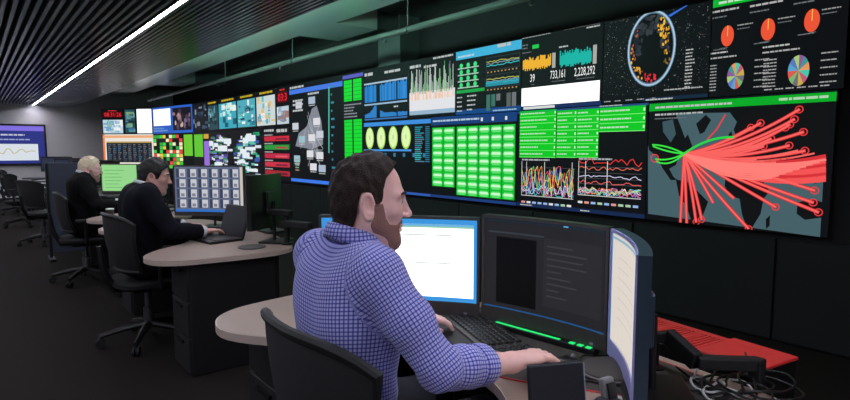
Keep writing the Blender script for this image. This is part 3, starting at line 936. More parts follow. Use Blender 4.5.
c.dashes(c.w * .05, c.h * .3, c.w * .32, .04, (150, 160, 215), 2); c.dashes(c.w * .05, c.h * .2, c.w * .32, .04, (150, 160, 215), 2)
c.build(root)
# ------------------------------------------------------------------ workstations
DESK_Z = .70
HALF = [(.30, 0), (.27, .20), (.16, .36), (-.02, .50), (-.14, .68), (-.13, .83), (-.04, .93), (.12, .975), (.48, 1.0), (.67, .93), (.75, .73), (.80, .40)]
OUT = HALF + [(.82, 0)] + [(x, -y) for x, y in HALF[:0:-1]]
DESK_OUT = [p for p in spline(OUT, 4, True)]

def inset(pts, d):
    out = []
    n = len(pts)
    for i in range(n):
        a, b = np.array(pts[i - 1]), np.array(pts[(i + 1) % n])
        t = (b - a) / np.linalg.norm(b - a)
        out.append(tuple(np.array(pts[i]) + np.array([t[1], -t[0]]) * d))
    return out

def desk(loc, label, group='curved control desks', top='laminate', band='edge_band'):
    t = thing('curved_desk', label, 'desk', (loc[0], loc[1], 0), 0, group)
    MB().prism(inset(DESK_OUT, -.006) if False else DESK_OUT, DESK_Z - .028, DESK_Z).build('top', M[top], t)
    # edge band running round the rim
    n = len(DESK_OUT)
    eb = MB()
    o1 = inset(DESK_OUT, .004); o2 = inset(DESK_OUT, -.004)
    if sum((o1[i][0] - .3) ** 2 + o1[i][1] ** 2 for i in range(n)) < sum((o2[i][0] - .3) ** 2 + o2[i][1] ** 2 for i in range(n)): o1, o2 = o2, o1
    vs = [(x, y, DESK_Z - .030) for x, y in o1] + [(x, y, DESK_Z - .001) for x, y in o1] + [(x, y, DESK_Z - .001) for x, y in DESK_OUT] + [(x, y, DESK_Z - .030) for x, y in DESK_OUT]
    fs = []
    for k in range(4):
        for i in range(n):
            fs.append((k * n + i, k * n + (i + 1) % n, ((k + 1) % 4) * n + (i + 1) % n, ((k + 1) % 4) * n + i))
    eb.add(vs, fs)
    eb.build('edge_band', M[band], t)
    # rear modesty panel, pedestals and side gables
    back = [(.62, .86), (.70, .66), (.745, .38), (.765, 0), (.745, -.38), (.70, -.66), (.62, -.86)]
    back = spline(back, 4)
    bo = [(x - .03, y) for x, y in back][::-1]
    MB().prism(back + bo, .18, DESK_Z - .03).build('modesty_panel', M['desk_dark'], t)
    for s in (-1, 1):
        p = MB().box((.30, s * .77, .335), (.52, .34, .67), bevel=.006, seg=1).build('pedestal', M['desk_dark'], t)
        for k in range(3):
            d = MB().box((.034, s * .77, .12 + .215 * k), (.018, .32, .205), bevel=.003, seg=1).build('drawer', M['matte_black'], t)
            MB().box((.020, s * .77, .19 + .215 * k), (.016, .12, .014)).build('handle', M['black'], d)
    for s in (-1, 0, 1):
        MB().box((.70, s * .45, .335), (.05, .09, .67), bevel=.004, seg=1).build('leg', M['desk_dark'], t)
        MB().box((.60, s * .45, .015), (.34, .09, .03), bevel=.004, seg=1).build('foot', M['desk_dark'], t)
    return t

def monitor(P0, P1, zb, h, label, draw=None, sag=.022, bg=(16, 16, 19), gain=1.0, group='curved desk monitors', stand=True, shell='black', back_z=DESK_Z, rim='charcoal', bb=.038):
    """slightly curved monitor; P0, P1 are its left and right edge (from the front) on plan"""
    P0, P1 = np.array(P0, float), np.array(P1, float)
    mid = (P0 + P1) / 2
    d = P1 - P0
    w = float(np.linalg.norm(d))
    ang = math.atan2(d[1], d[0])
    t = thing('curved_monitor', label, 'monitor', (mid[0], mid[1], back_z if stand else zb), ang, group)
    z0 = (zb - back_z) if stand else 0.0
    # local: x to the viewer's right, -y towards the viewer, arc bulging to +y (away)
    def arc(u, off):
        s = 2 * u / w - 1
        return (u - w / 2, sag * (1 - s * s) + off)
    N = 14
    def slab(y0, y1, za, zc, u0=0.0, u1=None):
        u1 = w if u1 is None else u1
        us = np.linspace(u0, u1, N + 1)
        vs, fs = [], []
        for u in us:
            for yy, zz in ((y0, za), (y0, zc), (y1, zc), (y1, za)):
                q = arc(u, yy)
                vs.append((q[0], q[1], zz))
        for i in range(N):
            for k in range(4):
                fs.append((4 * i + k, 4 * i + (k + 1) % 4, 4 * i + 4 + (k + 1) % 4, 4 * i + 4 + k))
        fs += [(0, 1, 2, 3), (4 * N + 3, 4 * N + 2, 4 * N + 1, 4 * N)]
        return vs, fs
    bz = .010
    MB().add(*slab(0, .030, z0, z0 + h)).build('shell', M[shell], t)
    fr = MB()
    fr.add(*slab(-.005, .0, z0, z0 + bb)); fr.add(*slab(-.005, .0, z0 + h - bz, z0 + h))
    fr.add(*slab(-.005, .0, z0, z0 + h, 0, bz)); fr.add(*slab(-.005, .0, z0, z0 + h, w - bz, w))
    fr.build('bezel', M[rim], t)
    R = Matrix.Rotation(ang, 3, 'Z')
    base = Vector(t.location)
    def bend(u, v, lift):
        q = arc(u + bz, -.0008 - lift)
        p = base + R @ Vector((q[0], q[1], z0 + bb + v))
        return np.array(p)
    c = Canvas((0, 0, 0), (1, 0, 0), (0, 0, 1), w - 2 * bz, h - bb - bz, bend)
    c.rect(0, 0, c.w, c.h, bg, 0)
    if draw: draw(c)
    c.build(t, gain=gain)
    MB().box((w / 2 - .05, sag * .2 - .0055, z0 + .012), (.012, .003, .006)).build('power_light', M['silver'], t)
    MB().box((0, sag + .038, z0 + h * .5), (.14, .02, .14), bevel=.008).build('rear_housing', M[shell], t)
    if stand:
        st = MB().tube([(0, sag + .058, .012), (0, sag + .056, z0 + h * .5)], .011, 10)
        st.build('stand_neck', M['black'], t, 'auto')
        MB().box((0, sag + .07, .008), (.20, .17, .015), bevel=.006).build('stand_base', M['black'], t)
    return t

def chair(loc, rotz, label, group='mesh task chairs', seat_z=.46, back_top=.90):
    t = thing('task_chair', label, 'chair', (loc[0], loc[1], 0), rotz, group)
    for k in range(5):
        a = 2 * math.pi * k / 5 + .35
        ca, sa = math.cos(a), math.sin(a)
        leg = MB().tube([(ca * .03, sa * .03, .125), (ca * .16, sa * .16, .11), (ca * .30, sa * .30, .078)], [.026, .022, .016], 8).build('base_leg', M['black'], t, 'auto')
        wv = MB()
        for s in (-1, 1):
            cx, cy = ca * .30 - sa * .014 * s, sa * .30 + ca * .014 * s
            wv.tube([(cx - sa * .007 * s, cy + ca * .007 * s, .029), (cx + sa * .007 * s, cy - ca * .007 * s, .029)], .029, 14)
        wv.tube([(ca * .30, sa * .30, .03), (ca * .30, sa * .30, .075)], .008, 6)
        wv.build('caster', M['matte_black'], leg)
    MB().lathe([(.034, .10), (.034, .24), (.022, .245), (.022, seat_z - .07)], 14).build('gas_column', M['steel'], t, 'auto')
    MB().box((0, 0, seat_z - .07), (.24, .20, .05), bevel=.012).build('mechanism', M['black'], t)
    # seat cushion
    sh = []
    for k in range(28):
        a = 2 * math.pi * k / 28
        sh.append((.02 + .245 * math.copysign(abs(math.cos(a)) ** .6, math.cos(a)), .25 * math.copysign(abs(math.sin(a)) ** .6, math.sin(a))))
    s = MB()
    rings = [(.90, seat_z - .05), (1.0, seat_z - .035), (1.0, seat_z - .012), (.94, seat_z), (.5, seat_z - .008)]
    vs, fs = [], []
    for kf, z in rings:
        vs += [(x * kf, y * kf, z) for x, y in sh]
    for i in range(len(rings) - 1):
        for k in range(28):
            l = (k + 1) % 28
            fs.append((28 * i + k, 28 * i + l, 28 * i + 28 + l, 28 * i + 28 + k))
    fs += [tuple(range(28))[::-1], tuple(range(28 * 4, 28 * 5))]
    s.add(vs, fs).build('seat', M['seat'], t, 'auto')
    # mesh back: wraps round the sitter, wide at the top
    def bp(sy, tz):                      # sy in -1..1 across, tz 0..1 up
        halfw = .20 + .08 * tz ** .8
        y = sy * halfw
        z = .53 + (back_top - .53) * tz - .05 * (abs(sy) ** 4) * tz
        x = -.185 - .055 * tz + .085 * abs(sy) ** 2.2 - .02 * math.sin(tz * math.pi)
        return (x, y, z)
    NX, NZ = 16, 10
    vs, fs = [], []
    for side in (0, 1):
        for j in range(NZ + 1):
            for i in range(NX + 1):
                p = bp(-1 + 2 * i / NX, j / NZ)
                vs.append((p[0] + side * .006, p[1], p[2]))
    m = (NX + 1) * (NZ + 1)
    for side in (0, 1):
        for j in range(NZ):
            for i in range(NX):
                a = side * m + j * (NX + 1) + i
                fs.append((a, a + 1, a + NX + 2, a + NX + 1))
    MB().add(vs, fs).build('back_mesh', M['mesh'], t, True)
    rim = [bp(-1 + 2 * i / 14, 1) for i in range(15)] + [bp(1, 1 - j / 8) for j in range(1, 9)] + [bp(1 - 2 * i / 10, 0) for i in range(1, 11)] + [bp(-1, j / 8) for j in range(1, 8)]
    MB().tube(rim, .0135, 8, True).build('back_frame', M['matte_black'], t, 'auto')
    MB().tube([(-.05, 0, seat_z - .07), (-.20, 0, seat_z - .06), (-.265, 0, .52), (-.285, 0, .70)], [.028, .028, .024, .016], 8).build('back_support', M['black'], t, 'auto')
    for s in (-1, 1):
        ar = MB().tube([(.0, s * .20, seat_z - .055), (-.01, s * .285, seat_z - .03), (-.01, s * .295, .63)], [.017, .017, .015], 8).build('arm_post', M['black'], t, 'auto')
        MB().box((.03, s * .295, .645), (.25, .075, .028), bevel=.012).build('arm_pad', M['matte_black'], t)
    return t

def keyboard(loc, rotz, label, z=DESK_Z):
    t = thing('keyboard', label, 'keyboard', (loc[0], loc[1], z), rotz, 'desk keyboards')
    # local: length along y, user on -x
    MB().box((0, 0, .010), (.145, .43, .020), bevel=.004).build('case', M['charcoal'], t)
    MB().box((-.105, 0, .007), (.07, .42, .013), bevel=.005).build('palm_rest', M['matte_black'], t)
    km = None
    for r in range(6):
        x = .055 - r * .0205 - (0 if r else -.006)
        for k in range(18):
            y = .198 - k * .0232
            if k in (14,) : continue
            if km is None:
                o = MB().box((0, 0, 0), (.0165, .019, .008), bevel=.002, seg=1).build('key', M['black'], t)
                km = o.data
            else:
                o = bpy.data.objects.new('key', km)
                COL.objects.link(o); o.parent = t
            o.location = (x, y, .024)
    return t

# screen pictures ------------------------------------------------------------
def scr_mail(c):
    c.rect(0, 0, c.w, c.h, (60, 150, 222), 1)
    c.rect(.02, .016, c.w - .012, c.h - .018, (345, 350, 356), 2)
    c.rect(.02, c.h - .032, c.w - .012, c.h - .018, (150, 205, 170), 3)
    c.rect(.02, c.h - .026, c.w - .012, c.h - .018, (110, 180, 225), 4)
    c.rect(c.w * .42, c.h * .80, c.w * .84, c.h * .815, (190, 198, 195), 3)
    c.rect(c.w * .30, c.h * .46, c.w * .84, c.h * .472, (165, 172, 172), 3)
def scr_dark(c):
    c.rect(0, 0, c.w, c.h, (36, 36, 40), 1)
    c.rect(c.w * .10, c.h * .06, c.w * .44, c.h * .80, (8, 8, 9), 2)
    c.rect(c.w * .03, c.h * .84, c.w * .5, c.h * .86, (52, 58, 66), 2); c.rect(0, c.h * .965, c.w, c.h, (30, 40, 50), 2)
    c.rect(c.w * .5, c.h * .12, c.w * .97, c.h * .84, (42, 41, 45), 2)
    for k in range(9):
        c.rect(c.w * .53, c.h * (.75 - .065 * k), c.w * (.6 + .3 * random.random()), c.h * (.765 - .065 * k), (58, 60, 64), 3)
    c.rect(0, 0, c.w, .005, (30, 80, 130), 2); c.rect(c.w * .66, c.h * .975, c.w * .70, c.h * .99, (90, 160, 200), 3)
def scr_pale(c):
    c.rect(0, 0, c.w, c.h, (214, 206, 198), 1)
    c.rect(.006, .006, c.w - .006, c.h - .02, (222, 212, 202), 2)
    c.rect(0, c.h - .016, c.w, c.h - .01, (120, 175, 200), 3); c.rect(0, 0, .006, c.h, (70, 150, 190), 3)
    for k in range(7): c.rect(c.w * .15, c.h * (.8 - .09 * k), c.w * random.uniform(.4, .8), c.h * (.805 - .09 * k), (190, 182, 176), 3)
def scr_faces(c):
    c.rect(0, 0, c.w, c.h, (96, 108, 134), 1); c.rect(0, 0, c.w, .02, (50, 110, 190), 2)
    c.rect(c.w * .955, .02, c.w, c.h, (205, 195, 185), 2)
    for i in range(6):
        for j in range(4):
            u, v = c.w * (.02 + .156 * i), .03 + (c.h - .035) * j / 4
            c.rect(u, v, u + c.w * .135, v + c.h * .20, (58, 66, 90), 2)
            c.rect(u + c.w * .045, v + .004, u + c.w * .13, v + c.h * .19, (196, 198, 206), 3)
            c.rect(u + c.w * .06, v + .012, u + c.w * .11, v + c.h * .10, (128, 126, 140), 4)
def scr_green(c):
    c.rect(0, 0, c.w, c.h, (150, 214, 140), 1); c.rect(c.w * .72, .0, c.w, c.h, (20, 90, 50), 2)
    for k in range(6): c.rect(.03, c.h * (.12 + .13 * k), c.w * random.uniform(.3, .6), c.h * (.15 + .13 * k), (110, 190, 110), 2)
def scr_blank(c):
    c.rect(0, 0, c.w, c.h, (26, 30, 40), 1); c.rect(.02, .03, c.w * .5, c.h * .9, (44, 52, 70), 2)

MON = [((.19, .64), (.60, .19)), ((.60, .19), (.65, -.30)), ((.65, -.30), (.305, -.585))]
def station(org, zb, h, labels, draws, gains=(1, 1, 1), mons=(0, 1, 2), floor_z=DESK_Z):
    for k in mons:
        a, b = MON[k]
        g = .006
        d = np.array(b) - np.array(a); d = d / np.linalg.norm(d) * g
        monitor((org[0] + a[0] + d[0], org[1] + a[1] + d[1]), (org[0] + b[0] - d[0], org[1] + b[1] - d[1]), zb, h[k] if isinstance(h, tuple) else h, labels[k], draws[k], gain=gains[k], back_z=floor_z, bb=.050 if org[1] < 2 else .032, shell='teal_shell' if (k == 2 and org[1] < 2) else 'black', rim='lavender' if (k == 2 and org[1] < 2) else 'charcoal')

S1, S2, S3, S4, S5, S6 = (.80, 1.22), (.90, 4.25), (.93, 6.52), (1.0, 9.4), (1.0, 11.8), (1.0, 14.3)
desk(S1, 'curved beige-topped desk where the man in the checked shirt sits')
desk(S2, 'curved beige-topped desk where the dark-haired man in a suit sits')
desk(S3, 'curved beige-topped desk where the pale-haired man sits')
desk(S4, 'empty dark-topped curved desk just beyond the pale-haired man', top='charcoal', band='charcoal')
desk(S5, 'empty dark-topped curved desk, second one beyond the pale-haired man', top='charcoal', band='charcoal')
desk(S6, 'empty dark-topped curved desk closest to the grey back wall', top='charcoal', band='charcoal')
station(S1, .724, (.362, .376, .376), ['curved monitor with a bright white page beside the bearded face', 'dark curved monitor in the middle of the nearest desk', 'curved monitor with a pale page seen edge-on, its rim lavender'], [scr_mail, scr_dark, scr_pale], floor_z=DESK_Z + .003)
station((1.05, 4.08), .80, (.40, .335, .36), ['curved monitor with a grid of grey portraits before the suited man', 'curved monitor turned away behind the portrait screen', 'black monitor seen from behind beside the portrait screen'], [scr_faces, scr_blank, scr_dark])
station(S3, .83, .335, ['curved monitor with a pale green page in front of the pale-haired man', 'dark curved monitor beside the pale green page', 'black monitor seen from behind near the pale-haired man'], [scr_green, scr_green, scr_dark])
for i, (S, nm) in enumerate(((S4, 'first empty desk'), (S5, 'second empty desk'), (S6, 'last empty desk'))):
    station(S, .83, .335, ['dim monitor on the far wing of the ' + nm, 'dim monitor in the middle of the ' + nm, 'dim monitor on the near wing of the ' + nm], [scr_blank] * 3)

# chairs
chair((.80, 1.235), 0.0, 'black mesh task chair under the man in the checked shirt')
chair((.90, 4.16), .10, 'black mesh task chair under the dark-haired man in a suit')
chair((.85, 6.50), -.05, 'black mesh task chair under the pale-haired man')
chair((.74, 9.4), .5, 'empty black task chair behind the pale-haired man')
chair((.64, 11.8), -.4, 'empty black task chair, second one behind the pale-haired man')
chair((.66, 14.3), -.2, 'empty black task chair at the desk closest to the back wall')

# dark translucent-looking partition between the pale-haired man and the empty desks
pl, pr = on_plane(46, 163, (0, 8.0, 0), np.array([0, 1, 0])), on_plane(84, 186, (0, 8.0, 0), np.array([0, 1, 0]))
pw, ph = float(pr[0] - pl[0]), float(pl[2])
t = thing('partition_screen', 'low dark blue-grey partition between the pale-haired man and the empty desks', 'partition', (float(pl[0] + pr[0]) / 2, 8.0, 0))
MB().box((0, 0, ph / 2 + .04), (pw, .03, ph - .08), bevel=.006, seg=1).build('panel', M['partition'], t)
for sx in (-pw / 2, pw / 2):
    MB().box((sx, 0, ph / 2), (.03, .04, ph), bevel=.004, seg=1).build('post', M['black'], t)
    MB().box((sx, 0, .015), (.06, .36, .03), bevel=.004, seg=1).build('foot', M['black'], t)
# ------------------------------------------------------------------ people
def axis(spans):
    """grid lines from (start, end, step) spans"""
    out = []
    for a, b, s in spans:
        n = max(1, int(round((b - a) / s)))
        out += [a + (b - a) * k / n for k in range(n)]
    out.append(spans[-1][1])
    return np.array(out, np.float32)

class Field:
    def __init__(self, xs, ys, zs):
        self.ax = [xs, ys, zs]
        self.F = np.full((len(xs), len(ys), len(zs)), .5, np.float32)
    def sl(self, lo, hi):
        s = []
        for a, l, h in zip(self.ax, lo, hi):
            i, j = np.searchsorted(a, l), np.searchsorted(a, h)
            s.append(slice(max(i - 1, 0), min(j + 1, len(a))))
        return tuple(s)
    def grid(self, s):
        return np.meshgrid(*[a[q] for a, q in zip(self.ax, s)], indexing='ij', sparse=True)
    def blend(self, s, d, k, sub=False):
        a = self.F[s]
        if a.size == 0: return
        if sub:
            d = -d
            h = np.maximum(k - np.abs(a - d), 0) / k
            self.F[s] = np.maximum(a, d) + h * h * k * .25
        else:
            h = np.maximum(k - np.abs(a - d), 0) / k
            self.F[s] = np.minimum(a, d) - h * h * k * .25
    def cone(self, a, b, ra, rb, k=.02, sub=False, squash=None):
        a, b = np.array(a, float), np.array(b, float)
        m = max(ra, rb) + k + .03
        s = self.sl(np.minimum(a, b) - m, np.maximum(a, b) + m)
        X, Y, Z = self.grid(s)
        d = b - a
        L2 = max(float(d @ d), 1e-9)
        t = np.clip(((X - a[0]) * d[0] + (Y - a[1]) * d[1] + (Z - a[2]) * d[2]) / L2, 0, 1)
        dist = np.sqrt((X - a[0] - t * d[0]) ** 2 + (Y - a[1] - t * d[1]) ** 2 + (Z - a[2] - t * d[2]) ** 2) - (ra + (rb - ra) * t)
        self.blend(s, dist.astype(np.float32), k, sub)
    def chain(self, pts, radii, k=.02):
        for i in range(len(pts) - 1):
            self.cone(pts[i], pts[i + 1], radii[i], radii[i + 1], k)
    def ell(self, c, r, R=None, k=.02, sub=False):
        c, r = np.array(c, float), np.array(r, float)
        m = float(r.max()) + k + .03
        s = self.sl(c - m, c + m)
        X, Y, Z = self.grid(s)
        X, Y, Z = X - c[0], Y - c[1], Z - c[2]
        if R is not None:
            X, Y, Z = (R[0, 0] * X + R[1, 0] * Y + R[2, 0] * Z, R[0, 1] * X + R[1, 1] * Y + R[2, 1] * Z, R[0, 2] * X + R[1, 2] * Y + R[2, 2] * Z)
        k0 = np.sqrt((X / r[0]) ** 2 + (Y / r[1]) ** 2 + (Z / r[2]) ** 2)
        k1 = np.sqrt((X / r[0] ** 2) ** 2 + (Y / r[1] ** 2) ** 2 + (Z / r[2] ** 2) ** 2)
        self.blend(s, (k0 * (k0 - 1) / np.maximum(k1, 1e-6)).astype(np.float32), k, sub)
    def clip(self, fn):
        s = (slice(None),) * 3
        self.F = np.maximum(self.F, fn(*self.grid(s)).astype(np.float32))
    def warp(self, fn):
        s = (slice(None),) * 3
        self.F = (self.F + fn(*self.grid(s))).astype(np.float32)
    def surface(self):
        """surface nets on the rectilinear grid"""
        F, (xs, ys, zs) = self.F, self.ax
        ins = F < 0
        nx, ny, nz = F.shape
        cnt = np.zeros((nx - 1, ny - 1, nz - 1), np.int8)
        for i in (0, 1):
            for j in (0, 1):
                for k in (0, 1):
                    cnt += ins[i:nx - 1 + i, j:ny - 1 + j, k:nz - 1 + k]
        I, J, K = np.nonzero((cnt > 0) & (cnt < 8))
        acc = np.zeros((len(I), 3)); num = np.zeros(len(I))
        corner = [(0, 0, 0), (1, 0, 0), (0, 1, 0), (1, 1, 0), (0, 0, 1), (1, 0, 1), (0, 1, 1), (1, 1, 1)]
        for a in range(8):
            for b in range(a + 1, 8):
                da = np.array(corner[a]); db = np.array(corner[b])
                if np.abs(da - db).sum() != 1: continue
                fa = F[I + da[0], J + da[1], K + da[2]]; fb = F[I + db[0], J + db[1], K + db[2]]
                m = (fa < 0) != (fb < 0)
                t = np.where(m, fa / np.where(m, fa - fb, 1), 0)
                pa = np.stack([xs[I + da[0]], ys[J + da[1]], zs[K + da[2]]], 1)
                pb = np.stack([xs[I + db[0]], ys[J + db[1]], zs[K + db[2]]], 1)
                acc += (pa + (pb - pa) * t[:, None]) * m[:, None]
                num += m
        V = acc / num[:, None]
        idx = np.full(cnt.shape, -1, np.int64)
        idx[I, J, K] = np.arange(len(I))
        faces = []
        for ax in range(3):
            sh = [slice(None)] * 3; sh2 = [slice(None)] * 3
            sh[ax] = slice(0, -1); sh2[ax] = slice(1, None)
            A, B = ins[tuple(sh)], ins[tuple(sh2)]
            P = np.nonzero(A != B)
            o1, o2 = [q for q in range(3) if q != ax]
            ok = (P[o1] > 0) & (P[o2] > 0) & (P[o1] < F.shape[o1] - 1) & (P[o2] < F.shape[o2] - 1)
            P = [p[ok] for p in P]
            q = []
            for d1, d2 in ((-1, -1), (0, -1), (0, 0), (-1, 0)):
                c = [P[0].copy(), P[1].copy(), P[2].copy()]
                c[o1] += d1; c[o2] += d2
                q.append(idx[c[0], c[1], c[2]])
            q = np.stack(q, 1)
            flip = A[P[0], P[1], P[2]]
            if ax == 1: flip = ~flip
            q[~flip] = q[~flip][:, ::-1]
            faces.append(q)
        Q = np.concatenate(faces)
        Q = Q[(Q >= 0).all(1)]
        return V, Q

def relax(V, Q, n=2, f=.5):
    for _ in range(n):
        S = np.zeros_like(V); C = np.zeros(len(V))
        for a, b in ((0, 1), (1, 2), (2, 3), (3, 0)):
            np.add.at(S, Q[:, a], V[Q[:, b]]); np.add.at(S, Q[:, b], V[Q[:, a]])
            np.add.at(C, Q[:, a], 1); np.add.at(C, Q[:, b], 1)
        V = V + (S / np.maximum(C, 1)[:, None] - V) * f
    return V

def soft_obj(name, fld, material, parent, smooth_n=1, attr=None):
    V, Q = fld.surface()
    V = relax(V, Q, smooth_n)
    me = bpy.data.meshes.new(name)
    me.vertices.add(len(V)); me.vertices.foreach_set('co', V.astype(np.float32).ravel())
    me.loops.add(len(Q) * 4); me.loops.foreach_set('vertex_index', Q.astype(np.int32).ravel())
    me.polygons.add(len(Q)); me.polygons.foreach_set('loop_start', np.arange(0, len(Q) * 4, 4, dtype=np.int32))
    me.update(calc_edges=True); me.validate()
    me.polygons.foreach_set('use_smooth', [True] * len(me.polygons))
    if attr is not None:
        at = me.attributes.new('cloth_uv', 'FLOAT_VECTOR', 'POINT')
        at.data.foreach_set('vector', attr(V).astype(np.float32).ravel())
    me.materials.append(material)
    o = bpy.data.objects.new(name, me)
    COL.objects.link(o)
    o.parent = parent
    return o

def poly_dist(px, pz, poly):
    """signed distance (negative inside) of points to a 2-D polygon"""
    d = np.full(np.broadcast(px, pz).shape, 1e9); inside = np.zeros(d.shape, bool)
    n = len(poly)
    for i in range(n):
        (ax, az), (bx, bz) = poly[i], poly[(i + 1) % n]
        ex, ez = bx - ax, bz - az
        t = np.clip(((px - ax) * ex + (pz - az) * ez) / (ex * ex + ez * ez), 0, 1)
        d = np.minimum(d, (px - ax - t * ex) ** 2 + (pz - az - t * ez) ** 2)
        cond = ((az > pz) != (bz > pz)) & (px < (bx - ax) * (pz - az) / (bz - az + 1e-12) + ax)
        inside ^= cond
    d = np.sqrt(d)
    return np.where(inside, -d, d)

HAIR_SHORT = [(.060, .165), (.066, .106), (.050, .088), (.034, .068), (.029, .040), (.028, .010), (.022, -.030), (.008, -.034), (.010, .002), (-.002, .030), (-.026, .030), (-.032, .004), (-.033, -.030), (-.044, -.070), (-.060, -.088), (-.20, -.088), (-.20, .155)]
HAIR_FULL = [(.095, .155), (.088, .092), (.066, .066), (.048, .050), (.042, .020), (.030, -.020), (.010, -.026), (.014, .006), (-.004, .026), (-.030, .020), (-.040, -.012), (-.046, -.078), (-.20, -.084), (-.20, .155)]
BEARD = [(.030, .004), (.008, .004), (.000, -.050), (.012, -.092), (.050, -.138), (.14, -.135), (.14, -.083), (.098, -.060), (.098, -.048), (.12, -.044), (.12, -.036), (.088, -.040), (.074, -.052), (.052, -.050), (.040, -.032)]

def person(name, label, loc, rotz, J, top, skin, hair_m, hair_poly, beard_m=None, fine=True, collar_m=None, trouser=None, hair_off=.0055, jacket=False):
    root = thing(name, label, 'person', loc, rotz)
    hy, hp = J['head_yaw'], J['head_pitch']
    R = np.array(Matrix.Rotation(hy, 3, 'Z') @ Matrix.Rotation(hp, 3, 'Y'))
    hc = np.array(J['head'], float)
    H = lambda x, y, z: hc + R @ np.array([x, y, z])
    b = 1.0 if fine else 1.7
    hx = hc[0]
    # ------ joints
    sides = {}
    for s, key in ((-1, 'right'), (1, 'left')):
        sides[s] = [np.array(p, float) for p in J[key]]           # shoulder, elbow, wrist, hand end
    allp = np.array([p for v in sides.values() for p in v])
    xmax, ymin, ymax = allp[:, 0].max() + .05, min(allp[:, 1].min(), -.2) - .07, max(allp[:, 1].max(), .2) + .07
    x0 = -.22
    zt = hc[2] + .16
    hand_z0 = min(v[2][2] for v in sides.values()) - .07
    hand_z1 = max(v[2][2] for v in sides.values()) + .07
    hz = hc[2] - .15
    xs = axis([(x0, hx - .12, .010 * b), (hx - .12, hx + .14, .0032 * b), (hx + .14, max(.31, hx + .16), .008 * b), (max(.31, hx + .16), max(xmax, .62), .0036 * b)])
    yr = sides[-1][2][1]
    ys = axis([(ymin, -.10, .0036 * b), (-.10, .10, .0034 * b), (.10, ymax, .0045 * b)])
    zs = axis([(-.02, hand_z0, .010 * b), (hand_z0, hand_z1, .0036 * b), (hand_z1, hz, .008 * b), (hz, zt, .0032 * b)])
    f = Field(xs, ys, zs)

    def torso(f, g, arm=True):
        """g: growth of every radius in metres"""
        f.ell((0, 0, .565), (.125 + g, .165 + g, .115 + g), k=.03)
        f.ell((.015, 0, .72), (.112 + g, .150 + g, .17 + g), k=.06)
        f.ell((.035, 0, .91), (.112 + g, .165 + g, .165 + g), k=.06)
        for s in (-1, 1):
            sh = sides[s][0]
            f.cone((.03, s * .06, .99), (sh[0], sh[1] * .88, sh[2] - .015), .075 + g, .060 + g, k=.06)
            f.cone((hx * .45 + .01, s * .015, 1.075), (sh[0] + .005, sh[1] * .8, sh[2] + .015), .046 + g, .042 + g, k=.05)
            f.ell((-.03, s * .075, .93), (.05 + g, .07 + g, .11 + g), k=.05)      # shoulder blades
    def legs(f, g):
        for s in (-1, 1):
            f.chain([(.0, s * .09, .545), (.22, s * .105, .552), (.40, s * .115, .545)], [.085 + g, .075 + g, .060 + g], k=.03)
            f.chain([(.40, s * .115, .545), (.39, s * .115, .33), (.37, s * .115, .10)], [.060 + g, .055 + g, .040 + g], k=.02)
    # ------ skin body
    torso(f, -.016)
    legs(f, -.012)
    for s in (-1, 1):
        f.chain([(.37, s * .115, .10), (.37, s * .115, .06)], [.032, .034], k=.01)
        f.chain([(.37, s * .115, .05), (.53, s * .125, .035)], [.038, .028], k=.015)
    # neck
    f.cone((hx * .42 + .005, 0, 1.03), H(-.022, 0, -.055), .060, .052, k=.03)
    f.cone(H(.02, 0, -.07), (hx * .5 + .03, 0, 1.05), .034, .040, k=.03)
    # head
    f.ell(H(-.005, 0, .034), (.089, .074, .088), R, k=.02)
    f.ell(H(.026, 0, -.020), (.066, .058, .085), R, k=.025)
    for s in (-1, 1):
        f.cone(H(.004, s * .050, -.048), H(.066, s * .016, -.098), .020, .018, k=.03)
        f.cone(H(.004, s * .052, -.010), H(.004, s * .050, -.048), .018, .020, k=.03)
        f.ell(H(.056, s * .040, -.014), (.022, .020, .018), R, k=.02)
        f.cone(H(.080, s * .010, .026), H(.066, s * .046, .026), .010, .010, k=.015)
    f.cone(H(.064, -.012, -.100), H(.064, .012, -.100), .019, .019, k=.02)
    f.cone(H(.088, 0, .018), H(.106, 0, -.022), .007, .0095, k=.010)
    f.ell(H(.108, 0, -.026), (.010, .011, .009), R, k=.006)
    for s in (-1, 1):
        f.ell(H(.099, s * .012, -.029), (.009, .007, .0065), R, k=.005)
        f.ell(H(.090, s * .031, .008), (.014, .015, .010), R, k=.010, sub=True)
        f.ell(H(.073, s * .031, .009), (.0118, .0125, .0118), R, k=.004)
    f.ell(H(.086, 0, -.056), (.010, .022, .0065), R, k=.006)
    f.ell(H(.085, 0, -.068), (.009, .019, .007), R, k=.006)
    f.ell(H(.097, 0, -.0618), (.008, .020, .0016), R, k=.003, sub=True)
    for s in (-1, 1):                                   # ears
        Re = R @ np.array(Matrix.Rotation(s * -.50, 3, 'Z') @ Matrix.Rotation(-.18, 3, 'Y'))
        f.ell(H(-.012, s * .085, -.004), (.020, .0085, .033), Re, k=.003)
        f.ell(H(-.004, s * .077, -.026), (.012, .010, .015), Re, k=.005)
        ec = H(-.012, s * .088, -.004)
        rim = [ec + Re @ np.array([.0185 * math.cos(a), s * .003, .0315 * math.sin(a)]) for a in np.radians(np.arange(20, 281, 26))]
        f.ell(H(-.010, s * .093, .002), (.0120, .0095, .022), Re, k=.003, sub=True)
        f.ell(H(.000, s * .088, -.008), (.009, .010, .012), Re, k=.003, sub=True)
        f.chain(rim, [.0042] * len(rim), k=.003)
